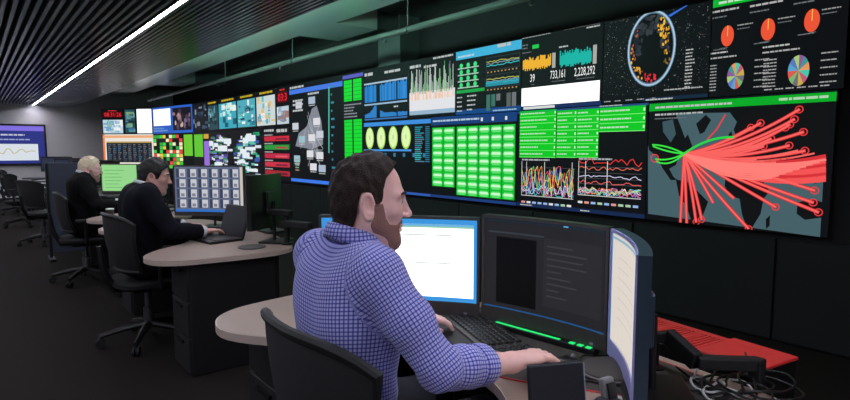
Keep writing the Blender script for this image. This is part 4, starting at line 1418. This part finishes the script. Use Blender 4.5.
    # arms and hands
    for s in (-1, 1):
        sh, el, wr, tip = sides[s]
        f.chain([sh, sh * .5 + el * .5, el], [.050, .043, .036], k=.025)
        f.chain([el, el * .66 + wr * .34, wr], [.036, .039, .0255], k=.02)
        d = (tip - wr); L = np.linalg.norm(d); d = d / L
        up = np.array([0, 0, 1.0]); up = up - d * (up @ d); up /= np.linalg.norm(up)
        sd = np.cross(up, d)                             # towards the sitter's left
        inn = sd * (1 if s < 0 else -1)                  # thumb side
        pal = wr + d * .060 + up * .006
        Rp = np.stack([d, inn, up], 1)
        f.ell(pal, (.056, .040, .0165), Rp, k=.018)
        f.cone(wr, wr + d * .03, .0255, .022, k=.015)
        for q, (off, ln, drop) in enumerate(((.028, .078, .010), (.0095, .086, .008), (-.0095, .080, .010), (-.028, .062, .014))):
            b0 = wr + d * .092 + inn * off + up * .010
            a1, a2, a3 = .10 + drop * 8, .55, .95
            p = [b0]
            for ang, part in ((a1, .46), (a2, .30), (a3, .24)):
                p.append(p[-1] + (d * math.cos(ang) - up * math.sin(ang)) * ln * part + inn * off * .06)
            f.chain(p, [.0098, .0090, .0082, .0070], k=.004)
        tb = wr + d * .028 + inn * .024
        f.chain([tb, tb + d * .032 + inn * .022 - up * .008, tb + d * .062 + inn * .026 - up * .018, tb + d * .084 + inn * .022 - up * .022], [.015, .0115, .0098, .008], k=.008)
    soft_obj('body', f, skin, root, 1)
    # ------ eyes, brows
    for s in (-1, 1):
        e = MB().lathe([(.0005, -.0112), (.006, -.0095), (.0098, -.0055), (.0112, 0), (.0098, .0055), (.006, .0095), (.0005, .0112)], 14)
        o = e.build('eye', M['eye'], root, True); o.location = H(.0742, s * .031, .009)
        ir = MB().lathe([(.0055, 0), (.004, .0012), (.0005, .0018)], 14).build('iris', M['iris'], o, True)
        ir.location = R @ np.array([.0103, 0, 0]); ir.rotation_euler = (Matrix(R.tolist()) @ Matrix.Rotation(math.pi / 2, 3, 'Y')).to_euler()
        MB().tube([tuple(H(.093, s * .012, .027)), tuple(H(.091, s * .028, .033)), tuple(H(.076, s * .048, .028))], [.0035, .0042, .002], 6).build('eyebrow', hair_m, root, True)
    # ------ hair and beard: skins of the head itself, clipped to their outline
    def headfield(lo, hi, step):
        g = Field(axis([(hc[0] - .15, hc[0] + .16, step)]), axis([(hc[1] - .12, hc[1] + .12, step)]), axis([(hc[2] + lo, hc[2] + hi, step)]))
        return g
    def outline(poly):
        def fn(X, Y, Z):
            x, y, z = X - hc[0], Y - hc[1], Z - hc[2]
            lx = R[0, 0] * x + R[1, 0] * y + R[2, 0] * z
            lz = R[0, 2] * x + R[1, 2] * y + R[2, 2] * z
            return poly_dist(lx, lz, poly)
        return fn
    st = .0036 * b
    g = headfield(-.13, .17, st)
    g.ell(H(-.008, 0, .036), (.089 + hair_off, .075 + hair_off * .8, .088 + hair_off), R, k=.02)
    g.cone(H(-.034, 0, -.02), H(-.036, 0, -.075), .056 + hair_off * .5, .051 + hair_off * .3, k=.03)
    g.ell(H(.014, 0, .066), (.056 + hair_off * .6, .050 + hair_off * .5, .050 + hair_off * .9), R, k=.03)
    g.ell(H(.018, 0, -.005), (.03, .066, .045), R, k=.02)
    rs = np.random.RandomState(5)
    K = rs.normal(0, 160, (10, 3)); PH = rs.uniform(0, 6.28, 10)
    g.warp(lambda X, Y, Z: sum(.0009 * np.sin(K[i, 0] * X + K[i, 1] * Y + K[i, 2] * Z * .5 + PH[i]) for i in range(10)))
    g.clip(outline(hair_poly))
    soft_obj('hair', g, hair_m, root, 1)
    if beard_m is not None:
        g = headfield(-.16, .06, st)
        e = .0022
        g.ell(H(-.005, 0, .034), (.089 + e, .074 + e, .088 + e), R, k=.02)
        g.ell(H(.026, 0, -.020), (.066 + e, .058 + e, .085 + e), R, k=.025)
        for s in (-1, 1):
            g.cone(H(.004, s * .050, -.048), H(.066, s * .016, -.098), .020 + e, .018 + e, k=.03)
            g.cone(H(.004, s * .052, -.010), H(.004, s * .050, -.048), .018 + e, .020 + e, k=.03)
        g.cone(H(.064, -.012, -.100), H(.064, .012, -.100), .019 + e, .019 + e, k=.02)
        g.ell(H(.079, 0, -.048), (.011 + e, .024, .007), R, k=.006)
        g.clip(outline(BEARD))
        soft_obj('beard', g, beard_m, root, 0)
    # ------ top garment
    cut = J.get('cuff', .62)
    step = .0062 * b
    x1 = max(max(v[2][0] for v in sides.values()) + .05, .2)
    g = Field(axis([(-.22, x1, step)]), axis([(ymin, ymax, step)]), axis([(.44, 1.20, step)]))
    torso(g, .004 if not jacket else .016)
    for s in (-1, 1):
        sh, el, wr, _ = sides[s]
        cf = el + (wr - el) * cut
        gr = .008 if jacket else 0
        g.chain([sh - (0, s * .006, 0), sh * .5 + el * .5, el], [.061 + gr, .055 + gr, .048 + gr], k=.03)
        g.chain([el, el * .5 + cf * .5, cf + (cf - el) * .12], [.048 + gr, .049 + gr, .043 + gr], k=.02)
    # folds: shallow ripples round the elbows and across the lower back
    el_r, el_l = sides[-1][1], sides[1][1]
    def folds(X, Y, Z):
        out = .0016 * np.sin(70 * Z + 30 * Y + 9 * np.sin(14 * X)) * np.exp(-((Z - .70) / .14) ** 2)
        for e in (el_r, el_l):
            dd = (X - e[0]) ** 2 + (Y - e[1]) ** 2 + (Z - e[2]) ** 2
            out = out + .0038 * np.sin(95 * (X - .6 * Z) + 22 * Y) * np.exp(-dd / .012)
        sh = sides[-1][0]
        dd = (X - sh[0]) ** 2 + (Y - sh[1]) ** 2 + (Z - sh[2] + .12) ** 2
        out = out + .0022 * np.sin(85 * (X + .5 * Z) + 20 * Y) * np.exp(-dd / .012)
        return out
    g.warp(folds)
    nb, nt_ = np.array([hx * .42 + .012, 0, 1.085 + J.get('neck_up', 0)]), np.array([.42, 0, .91])
    nt_ = nt_ / np.linalg.norm(nt_)
    g.clip(lambda X, Y, Z: np.where((np.abs(Y) < .09), (X - nb[0]) * nt_[0] + (Z - nb[2]) * nt_[2] - .0, -1.0) + 0 * X)
    for s in (-1, 1):
        sh, el, wr, _ = sides[s]
        cf = el + (wr - el) * cut
        d = (wr - el) / np.linalg.norm(wr - el)
        def cutfn(X, Y, Z, cf=cf, d=d, el=el):
            q = (X - cf[0]) * d[0] + (Y - cf[1]) * d[1] + (Z - cf[2]) * d[2]
            r2 = (X - cf[0]) ** 2 + (Y - cf[1]) ** 2 + (Z - cf[2]) ** 2
            return np.where(r2 < .018, q, -1.0)
        g.clip(cutfn)
    g.clip(lambda X, Y, Z: .50 - Z + 0 * X + 0 * Y)
    def cloth_uv(V):
        best = np.full(len(V), 1e9); UV = np.zeros((len(V), 3))
        def seg(a, b, r0, off, ref):
            nonlocal best
            d = b - a; L = np.linalg.norm(d); d = d / L
            t = np.clip((V - a) @ d, 0, L)
            p = V - a - t[:, None] * d
            dist = np.linalg.norm(p, axis=1)
            e1 = ref - d * (ref @ d); e1 /= np.linalg.norm(e1); e2 = np.cross(d, e1)
            ang = np.arctan2(p @ e2, p @ e1)
            m = (dist - r0) < best
            best = np.where(m, dist - r0, best)
            UV[m, 0] = (ang * r0)[m]; UV[m, 1] = (((V - a) @ d) + off - (.45 * dist if off == 0 else 0))[m]
        seg(np.array([.02, 0, .50]), np.array([.04, 0, 1.02]), .150, 0, np.array([-1.0, -.3, 0]))
        for s in (-1, 1):
            sh, el, wr, _ = sides[s]
            seg(sh, el, .062, .3, np.array([-.6, s * .8, 0])); seg(el, wr, .052, .3 + np.linalg.norm(el - sh), np.array([0, s * .7, .7]))
        return UV
    soft_obj('jacket' if jacket else 'shirt', g, top, root, 1, cloth_uv)
    # ------ collar: a folded band round the neck
    cm = collar_m or top
    N = 36
    vs, fs, uv = [], [], []
    prof = [(.000, -.012), (.003, .020), (-.001, .030), (.006, .033), (.016, .014), (.021, -.008)]
    if jacket: prof = [(dr * .5, dz * .75) for dr, dz in prof]
    for k in range(N + 1):
        a = math.radians(28) + (2 * math.pi - math.radians(56)) * k / N
        frontness = .5 + .5 * math.cos(a)
        for dr, dz in prof:
            r = (.064 if not jacket else .062) + dr
            x = nb[0] - .002 + r * 1.0 * math.cos(a); y = r * .98 * math.sin(a)
            z = nb[2] + .004 - (x - nb[0]) * nt_[0] / nt_[2] * .8 + dz - .012 * frontness * (dr > .01)
            vs.append((x, y, z)); uv.append((a * .07, z, 0))
    m = len(prof)
    for k in range(N):
        for i in range(m - 1):
            fs.append((k * m + i, k * m + i + 1, k * m + m + i + 1, k * m + m + i))
    o = MB().add(vs, fs).build('collar', cm, root, True)
    at = o.data.attributes.new('cloth_uv', 'FLOAT_VECTOR', 'POINT'); at.data.foreach_set('vector', np.array(uv, np.float32).ravel())
    md = o.modifiers.new('thickness', 'SOLIDIFY'); md.thickness = .002
    # ------ cuffs
    for s in (-1, 1):
        sh, el, wr, _ = sides[s]
        cf = el + (wr - el) * cut
        d = Vector((wr - el) / np.linalg.norm(wr - el))
        e1 = d.orthogonal().normalized(); e2 = d.cross(e1)
        vs, fs, uv = [], [], []
        rr = .0445 + (.008 if jacket else 0)
        prof = [(-.050, rr + .003), (-.046, rr + .008), (-.010, rr + .0075), (.000, rr + .004), (.001, rr - .004), (-.012, rr - .010)]
        if jacket: prof = [(-.012, rr + .001), (.012, rr - .006), (.022, rr - .009), (.024, rr - .014), (.01, rr - .018)]
        for q, r in prof:
            for k in range(24):
                a = 2 * math.pi * k / 24
                wob = 1 + .035 * math.sin(3 * a + 1)
                p = Vector(cf) + d * q + (e1 * math.cos(a) + e2 * math.sin(a)) * r * wob
                vs.append(tuple(p)); uv.append((a * rr, q, 0))
        for i in range(len(prof) - 1):
            for k in range(24):
                l = (k + 1) % 24
                fs.append((i * 24 + k, i * 24 + l, i * 24 + 24 + l, i * 24 + 24 + k))
        o = MB().add(vs, fs).build('cuff', cm, root, True)
        at = o.data.attributes.new('cloth_uv', 'FLOAT_VECTOR', 'POINT'); at.data.foreach_set('vector', np.array(uv, np.float32).ravel())
    # ------ trousers and shoes
    g = Field(axis([(-.20, .52, .011)]), axis([(-.26, .26, .011)]), axis([(.06, .68, .011)]))
    g.ell((0, 0, .565), (.128, .168, .110), k=.03)
    legs(g, .004)
    g.clip(lambda X, Y, Z: np.maximum(Z - .64, .095 - Z) + 0 * X + 0 * Y)
    soft_obj('trousers', g, trouser or M['trouser'], root, 1)
    for s in (-1, 1):
        g = Field(axis([(.28, .60, .007)]), axis([(s * .12 - .07, s * .12 + .07, .007)]), axis([(-.02, .15, .007)]))
        g.chain([(.365, s * .115, .05), (.44, s * .12, .045), (.535, s * .125, .036)], [.046, .044, .034], k=.03)
        g.cone((.37, s * .115, .05), (.37, s * .115, .10), .042, .042, k=.02)
        g.clip(lambda X, Y, Z: np.maximum(.002 - Z, Z - .105) + 0 * X + 0 * Y)
        soft_obj('shoe', g, M['shoe'], root, 1)
    return root

person('person', 'man in a blue checked shirt with brown hair and short beard using a mouse', (.72, 1.23, 0), 0.0,
       dict(head=(.080, -.006, 1.192), head_yaw=math.radians(-27), head_pitch=math.radians(4),
            right=[(.008, -.160, 1.036), (.085, -.285, .828), (.345, -.272, .776), (.572, -.296, .757)],
            left=[(.020, .170, 1.040), (.130, .265, .80), (.365, .215, .762), (.53, .16, .75)], cuff=.62),
       M['shirt'], M['skin'], M['hair'], HAIR_SHORT, M['beard'])
person('person', 'dark-haired man in a dark suit typing at the portrait screen desk', (.86, 4.16, 0), 0.05,
       dict(head=(.115, 0, 1.140), head_yaw=math.radians(-22), head_pitch=math.radians(10),
            right=[(.020, -.175, 1.015), (.130, -.270, .79), (.36, -.20, .755), (.53, -.16, .745)],
            left=[(.020, .175, 1.015), (.140, .265, .79), (.37, .20, .755), (.54, .15, .745)], cuff=.92, neck_up=-.01),
       M['suit'], M['skin_b'], M['hair_black'], HAIR_FULL, None, False, M['white_cloth'], M['suit'], .010, True)
person('person', 'pale-haired man in a black jacket and white collar at the third desk', (.82, 6.50, 0), -.05,
       dict(head=(.105, 0, 1.125), head_yaw=math.radians(-14), head_pitch=math.radians(6),
            right=[(.020, -.175, .995), (.130, -.265, .79), (.36, -.20, .755), (.53, -.16, .745)],
            left=[(.020, .175, .995), (.140, .265, .79), (.37, .20, .755), (.54, .15, .745)], cuff=.92, neck_up=-.01),
       M['suit_b'], M['skin'], M['hair_pale'], HAIR_FULL, M['beard_grey'], False, M['white_cloth'], M['suit_b'], .010, True)
# ------------------------------------------------------------------ things on the nearest desk
mx = [(.315, 0), (.30, -.17), (.40, -.36), (.60, -.66), (.74, -.55), (.775, 0), (.73, .38), (.52, .58), (.32, .50), (.26, .34), (.305, .16)]
mo = [(S1[0] + x, S1[1] + y) for x, y in spline(mx, 5, True)]
mt = thing('desk_mat', 'dark brown-grey mat covering the middle of the nearest desk', 'desk mat', (S1[0], S1[1], DESK_Z))
MB().prism([(x - S1[0], y - S1[1]) for x, y in mo], 0, .003).build('sheet', M['mat_dark'], mt)
MB().tube([(x - S1[0], y - S1[1], .002) for x, y in mo], .0025, 6, True).build('red_reflection_edge', M['red'], mt)  # red screen reflection along the edge, painted as a thin line
TOP = DESK_Z + .003
keyboard((1.295, 1.275), -.36, 'black keyboard lying before the dark middle monitor', TOP)
# mouse
mp = on_z(566, 362, TOP + .02)
t = thing('computer_mouse', 'black mouse under the fingers of the man in the checked shirt', 'mouse', (float(mp[0]) , float(mp[1]), TOP), -.05)
vs, fs = [], []
NU, NV = 16, 7
for j in range(NV):
    ph = (j / (NV - 1)) * math.pi / 2
    for i in range(NU):
        a = 2 * math.pi * i / NU
        vs.append((.052 * math.cos(a) * math.cos(ph) ** .6, .030 * math.sin(a) * math.cos(ph) ** .6, .036 * math.sin(ph) * (1 - .12 * math.cos(a))))
for j in range(NV - 1):
    for i in range(NU):
        l = (i + 1) % NU
        fs.append((j * NU + i, j * NU + l, (j + 1) * NU + l, (j + 1) * NU + i))
fs.append(tuple(range(NU))[::-1])
MB().add(vs, fs).build('shell', M['black'], t, True)
MB().tube([(.030, -.004, .030), (.030, .004, .030)], .008, 10).build('scroll_wheel', M['grey'], t)
MB().tube(spline([(.05, 0, .008), (.12, .03, .004), (.20, -.02, .004), (.27, .03, .004)], 6), .0022, 6).build('cable', M['cable'], t, True)

# added bar behind the keyboard; glowing segments imitate a green screen reflection
a, b = on_z(497, 323, TOP + .015), on_z(594, 350, TOP + .015)
d = (b - a)[:2]; L = float(np.linalg.norm(d)); ang = math.atan2(d[1], d[0])
t = thing('reflection_bar', 'added slim black bar, its green glow imitating a wall screen reflection', 'reflection bar', (float(a[0] + b[0]) / 2, float(a[1] + b[1]) / 2, TOP), ang)
MB().box((0, 0, .010), (L + .02, .03, .020), bevel=.004).build('housing', M['black'], t)  # body of the added bar that carries the green reflection glow
for k in range(13):
    u = -L / 2 + L * (k + .5) / 13
    if k == 9: continue
    MB().box((u, -.006, .0205), (L / 13 * (.92 if k < 9 else .6), .010 if k < 9 else .016, .003)).build('glow_segment', M['green_glow'], t)

# upright black tablet whose back faces us
A, B = on_z(527, 399, TOP), on_z(583, 399, TOP)
t0 = on_z(556, 430, DESK_Z)
d = (on_z(585, 425, DESK_Z) - on_z(525, 432, DESK_Z))[:2]; ang = math.atan2(d[1], d[0])
t = thing('tablet', 'dark blue-black tablet propped upright in front of the mouse hand', 'tablet', (float(t0[0]), float(t0[1]), DESK_Z), ang)
tilt = Matrix.Rotation(math.radians(-10), 3, 'X')
MB().box((0, .0, .078), (.135, .014, .15), rot=tilt, bevel=.005).build('body', M['navy_plastic'], t)
MB().box((.0675, .0, .078), (.003, .010, .14), rot=tilt).build('metal_rim', M['silver'], t)
MB().box((0, -.024, .006), (.07, .06, .012), bevel=.004).build('stand', M['black'], t)
# handset in its cradle
h0 = on_z(608, 430, DESK_Z)
t = thing('phone', 'black desk phone with a grey handset beside the upright tablet', 'phone', (float(h0[0]), float(h0[1]), DESK_Z), ang + .3)
MB().box((0, 0, .022), (.11, .14, .044), bevel=.014).build('base', M['navy_plastic'], t)
MB().box((.0, .0, .055), (.05, .05, .04), bevel=.01).build('cradle', M['navy_plastic'], t)
MB().box((.008, .012, .088), (.034, .018, .055), rot=Matrix.Rotation(-.25, 3, 'X'), bevel=.005).build('handset', M['grey'], t)
MB().box((.008, -.001, .090), (.024, .004, .036), rot=Matrix.Rotation(-.25, 3, 'X')).build('handset_screen', M['black'], t)
MB().tube(spline([(.05, .03, .03), (.12, .06, .02), (.17, .14, .01), (.14, .22, .006), (.06, .24, .006)], 6), .003, 6).build('cord', M['cable'], t, True)
# rounded dark dome: speakerphone
s0 = on_z(611, 374, TOP)
t = thing('speakerphone', 'low rounded charcoal speakerphone between the mouse and pale screen', 'speaker', (float(s0[0]), float(s0[1]), TOP))
MB().lathe([(.085, 0), (.088, .006), (.082, .018), (.060, .028), (.030, .032), (.004, .033)], 32).build('body', M['mat_dark'], t, 'auto')
MB().tube([(.086 * math.cos(k * math.pi / 20), .086 * math.sin(k * math.pi / 20), .011) for k in range(41)], .0025, 6).build('rim', M['grey'], t, True)
# paper on the near wing
p0 = on_z(640, 396, DESK_Z)
o = MB().box((0, 0, .001), (.10, .14, .002), rot=.5).build('paper_sheet', M['paper']); o.location = (float(p0[0]) - .02, float(p0[1]) - .03, DESK_Z)
tag(o, 'small sheet of paper under the edge of the pale screen', 'paper')

# black cabinet behind the desk, the red map's reflection painted on its lids
t = thing('equipment_cabinet', 'black equipment cabinet with red screen reflection painted on its lids behind the nearest desk', 'cabinet', (1.80, .78, 0), -.16)
MB().box((0, -.115, .36), (.20, .19, .70), bevel=.004, seg=1).build('body', M['black'], t)
MB().box((0, .145, .355), (.20, .32, .69), bevel=.004, seg=1).build('body', M['black'], t)
MB().box((0, -.115, .714), (.206, .196, .010), bevel=.002, seg=1).build('lid', M['red'], t)
MB().box((-.104, -.115, .700), (.003, .19, .006)).build('trim_line', M['silver'], t)
lid = MB()
lid.box((-.085, .145, .706), (.03, .324, .010)); lid.box((.085, .145, .706), (.03, .324, .010))
for k in range(22): lid.box((0, -.012 + k * .0152, .706), (.15, .0085 if k not in (0, 6, 13, 21) else .0152, .010))
lid.build('vented_lid', M['red'], t)
MB().box((-.108, -.115, .62), (.012, .18, .012)).build('handle', M['grey'], t)
# monitor arm between the pale screen and the cabinet
def bar(mb, a, b, w, h):
    a, b = Vector(a), Vector(b)
    d = b - a
    R = d.to_track_quat('X', 'Z').to_matrix()
    return mb.box((a + b) / 2, (d.length, w, h), rot=R, bevel=.005)
t = thing('monitor_arm', 'black jointed monitor arm behind the pale screen', 'monitor arm', (1.50, .80, DESK_Z))
org = Vector(t.location)
q = [Vector(on_z(x, y, z)) - org for x, y, z in ((668, 336, .80), (697, 362, .765), (757, 364, .765), (757, 385, .72))]
MB().lathe([(.03, 0), (.03, .008), (.011, .012), (.011, .10)], 14).build('clamp_post', M['black'], t, 'auto')
bar(MB(), (0, 0, .09), q[0], .03, .03).build('upper_arm', M['matte_black'], t)
bar(MB(), q[0], q[1], .03, .05).build('elbow', M['matte_black'], t)
bar(MB(), q[1], q[2], .035, .034).build('lower_arm', M['matte_black'], t)
bar(MB(), q[2] + Vector((0, 0, .016)), q[2] - Vector((0, 0, .045)), .035, .035).build('joint', M['matte_black'], t)
# cables on the rear wing of the desk
random.seed(8)
for k, (col, lab, z) in enumerate((('cable', 'black cable coiled in loops on the desk behind the pale screen', .005), ('cable_white', 'pale cable curling on the desk behind the pale screen', .011), ('cable', 'second black cable winding on the desk by the equipment cabinet', .017), ('cable', 'black cable sagging under the monitor arm', .023))):
    c0 = on_z(700 + 20 * k, 394, DESK_Z)
    pts = []
    for i in range(22):
        a = i * .62 + k
        r = .035 + .028 * math.sin(i * .9 + k) + .012 * k
        pts.append((r * 1.2 * math.cos(a), r * math.sin(a), z + .004 * math.sin(i * 1.7) + .004))
    pts.append((.07 + .03 * k, .10, z + .02))
    t = thing('cable', lab, 'cable', (float(c0[0]), float(c0[1]), DESK_Z), 0, 'loose cables behind the pale screen')
    MB().tube(spline(pts, 4), .0032, 6).build('lead', M[col], t, True)
    MB().box(pts[0], (.022, .012, .009), bevel=.002, seg=1).build('plug', M[col], t)

# ------------------------------------------------------------------ things on the suited man's desk
lp = on_z(215, 240, DESK_Z)
t = thing('laptop', 'open black laptop between the suited man and the portrait screen', 'laptop', (float(lp[0]), float(lp[1]), DESK_Z), .15)
MB().box((0, 0, .009), (.24, .34, .018), bevel=.004).build('base', M['black'], t)
MB().box((-.01, 0, .0195), (.12, .30, .004)).build('key_deck', M['charcoal'], t)
lid = MB().box((.155, 0, .118), (.012, .34, .23), rot=Matrix.Rotation(.32, 3, 'Y'), bevel=.004).build('lid', M['black'], t)
MB().box((.147, 0, .120), (.002, .31, .19), rot=Matrix.Rotation(.32, 3, 'Y')).build('screen', M['navy_plastic'], lid)
cp = on_z(252, 247.5, DESK_Z)
t = thing('coaster', 'flat dark round coaster on the near wing of the suited man\'s desk', 'coaster', (float(cp[0]), float(cp[1]), DESK_Z))
MB().lathe([(.085, 0), (.088, .004), (.085, .008), (.07, .007)], 28).build('disc', M['charcoal'], t, 'auto')
bp_ = on_z(285, 247, DESK_Z)
t = thing('monitor_arm', 'black jointed monitor arm at the rear of the suited man\'s desk', 'monitor arm', (1.60, 3.43, DESK_Z))
MB().lathe([(.04, 0), (.04, .012), (.02, .016), (.02, .22)], 14).build('clamp_post', M['black'], t, 'auto')
MB().box((.02, -.09, .14), (.05, .26, .045), rot=.35, bevel=.008).build('lower_arm', M['matte_black'], t)
MB().box((-.03, .07, .21), (.045, .24, .04), rot=.4, bevel=.008).build('upper_arm', M['matte_black'], t)
for S, who in ((S3, 'pale-haired man\'s desk'),):
    keyboard((S[0] + .42, S[1] + .05), 0, 'black keyboard on the ' + who)
dp = (S3[0] + .02, S3[1] - .82)
t = thing('paper_cup', 'small dark cup with a pale lid on the desk by the pale-haired man', 'cup', (float(dp[0]), float(dp[1]), DESK_Z))
MB().lathe([(.026, 0), (.034, .085)], 16).build('cup', M['charcoal'], t, 'auto')
MB().lathe([(.036, .085), (.036, .092), (.028, .097)], 16).build('lid', M['paper'], t, 'auto')
